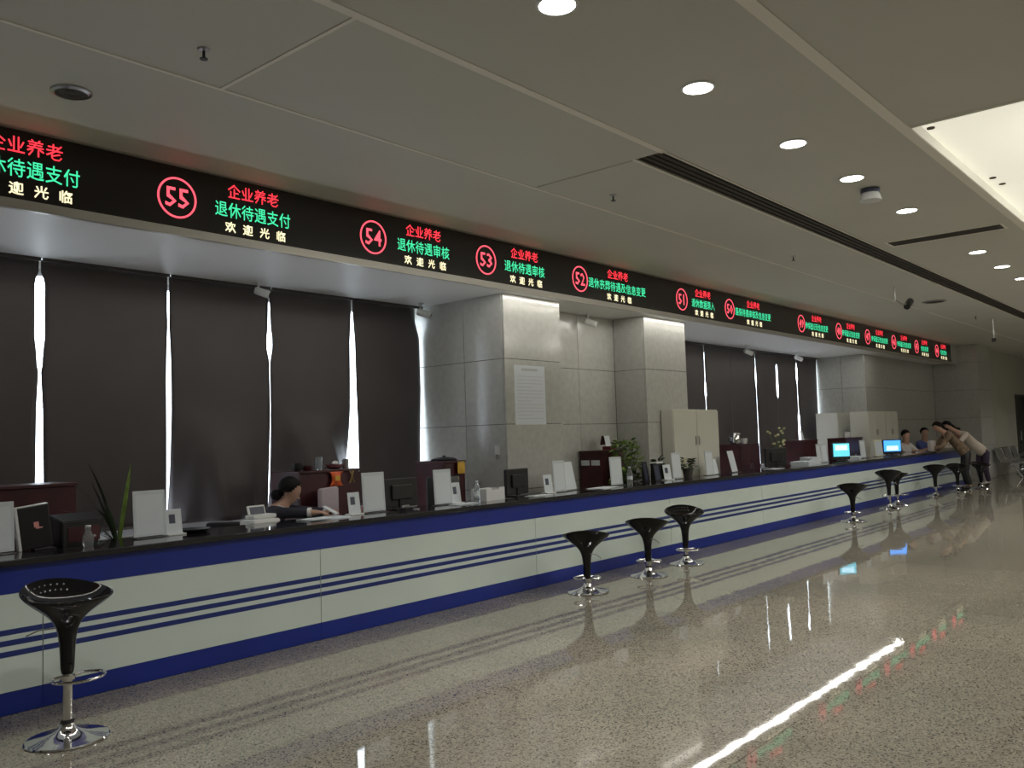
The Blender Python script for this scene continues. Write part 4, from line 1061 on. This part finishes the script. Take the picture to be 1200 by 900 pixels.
    skin_obj('trousers', Ln, Le, bot_m, t, 2, 'p')
    for s in 'LR':
        a, b_ = V['an' + s], V['to' + s]
        skin_obj('shoe', {'a': (a - Vector((0, 0, .015)), .062), 'b': (a.lerp(b_, .6) - Vector((0, 0, .02)), .054), 'c': (b_, .042)}, [('a', 'b'), ('b', 'c')], shoe, t, 1)
    return t
# seated clerk, leaning forward over papers, at (4.75, 6.75)
def seated(px, py, fx, fy, headz, lean, hands, chairz=.5):
    f = Vector((fx, fy, 0)).normalized(); s_ = Vector((f.y, -f.x, 0))  # s_ = person's right
    J = {}
    pv = Vector((px, py, chairz + .1)); J['pelvis'] = pv
    J['chest'] = pv + f * lean * .6 + Vector((0, 0, (headz - chairz - .1) * .55))
    J['neck'] = pv + f * lean * .85 + Vector((0, 0, (headz - chairz - .1) * .78))
    J['head'] = pv + f * lean + Vector((0, 0, headz - chairz - .1))
    for n_, q in (('R', 1), ('L', -1)):
        J['sh' + n_] = J['chest'] + s_ * .17 * q + Vector((0, 0, .06)); 
        J['ha' + n_] = Vector(hands[0 if q == 1 else 1])
        J['el' + n_] = (J['sh' + n_] + J['ha' + n_]) / 2 + s_ * .07 * q + Vector((0, 0, -.1))
        J['hip' + n_] = pv + s_ * .09 * q + Vector((0, 0, -.02))
        J['kn' + n_] = pv + s_ * .11 * q + f * .26 + Vector((0, 0, -.02)); J['an' + n_] = J['kn' + n_] + Vector((0, 0, -(J['kn' + n_].z - .09))) - f * .12
        J['to' + n_] = J['an' + n_] + f * .13 + Vector((0, 0, -.05))
    return J
J = seated(4.45, 6.98, .85, -.5, 1.13, .34, ((4.62, 6.22, .965), (4.80, 6.27, .955)))
J['elR'] = Vector((4.40, 6.44, .97)); J['elL'] = Vector((4.85, 6.6, .93)); J['face'] = Vector((.75, -.45, -.45))
clerk = person('seated clerk in dark uniform with black hair bun, bent over papers at the counter', (0, 0, 0), J, 'navy', 'navy', 'bun')
nk = Vector(J['neck']); ax = (Vector(J['head']) - nk).normalized(); q_ = ax.to_track_quat('Z', 'Y').to_matrix()
b = B(); tube(b, [nk.lerp(Vector(J['chest']), .22) + q_ @ Vector((.078 * math.cos(a * PI / 10), .078 * math.sin(a * PI / 10), 0)) for a in range(20)], .011, 8, True)
o = obj('collar', b, 'whitecloth', clerk, True); o['label'] = 'white collar edge'
for s_n in 'LR':
    e0 = Vector(J['el' + s_n]); h0 = Vector(J['ha' + s_n]); d0 = (h0 - e0).normalized()
    b = B(); tube(b, [e0.lerp(h0, .70), e0.lerp(h0, .80)], .043, 14); o = obj('cuff', b, 'whitecloth', clerk, True); o['label'] = 'white shirt cuff'
tag(obj('mobile_phone', rbx(B(), -.035, .035, -.07, .07, 0, .009, .003, Matrix.Rotation(.5, 4, 'Z') @ Matrix.Rotation(.5, 4, 'X')), 'paper', None, False, (4.70, 6.16, .975)), 'pale mobile phone held in the hand of the seated clerk', 'phone')
office_chair(4.35, 7.02, 2.1, 'black', 'black chair under the seated clerk', .9)

def shift(J, h):   # helper: face direction
    J['face'] = Vector(h); return J
J = seated(22.25, 6.58, -.45, -.9, 1.32, .14, ((22.0, 6.22, .96), (22.35, 6.2, .96)), .55)
person('clerk in white seated behind the counter beside the far steel cabinet, head bowed', (0, 0, 0), shift(J, (-.4, -.8, -.5)), 'whitecloth', 'navy', 'short')
J = seated(23.95, 6.58, -.75, -.7, 1.36, .16, ((23.55, 6.2, .96), (23.9, 6.16, .96)), .55)
person('clerk in blue and white seated behind the counter facing the two women', (0, 0, 0), shift(J, (-.7, -.7, -.3)), 'bluecloth', 'navy', 'short')
def leaning(px, py, dirv, hipz, hd, hands, spread=.1):
    f = Vector((dirv[0], dirv[1], 0)).normalized(); s_ = Vector((f.y, -f.x, 0)); J = {}
    pv = Vector((px, py, hipz)); H_ = Vector(hd); J['pelvis'] = pv; J['head'] = H_
    J['chest'] = pv.lerp(H_, .56) + Vector((0, 0, .04)); J['neck'] = pv.lerp(H_, .8) + Vector((0, 0, .02))
    for n_, q in (('R', 1), ('L', -1)):
        J['sh' + n_] = J['chest'] + s_ * .17 * q + (H_ - pv).normalized() * .07
        J['ha' + n_] = Vector(hands[0 if q == 1 else 1])
        J['el' + n_] = (J['sh' + n_] + J['ha' + n_]) / 2 + Vector((0, 0, -.1)) + s_ * .08 * q - f * .05
        J['hip' + n_] = pv + s_ * .09 * q + Vector((0, 0, -.03))
        J['kn' + n_] = pv + s_ * spread * q + Vector((0, 0, -hipz * .5)) + f * .06; J['an' + n_] = Vector((px, py, .085)) + s_ * spread * 1.1 * q - f * .02
        J['to' + n_] = J['an' + n_] + f * .14 + Vector((0, 0, -.05))
    return J
J = leaning(24.15, 5.22, (-.85, .5), .84, (23.2, 5.78, 1.52), ((23.05, 6.02, .965), (22.85, 5.9, .965)))
person('woman in cream white top and dark purple trousers leaning over the counter', (0, 0, 0), shift(J, (-.8, .3, -.6)), 'creamcloth', 'purple', 'long')
J = leaning(22.75, 5.28, (-.5, .85), .86, (22.35, 5.78, 1.5), ((22.1, 6.05, .965), (21.95, 5.95, .965)))
person('woman in brown patterned top leaning on the counter in front of the woman in cream', (0, 0, 0), shift(J, (-.6, .5, -.6)), 'brown', 'black', 'long')
tag(obj('handbag', rbx(B(), -.16, .16, -.06, .06, -.14, .12, .03), 'greycloth', None, True, (22.02, 5.84, 1.065)), 'pale grey bag on the counter edge in front of the woman in brown', 'bag')
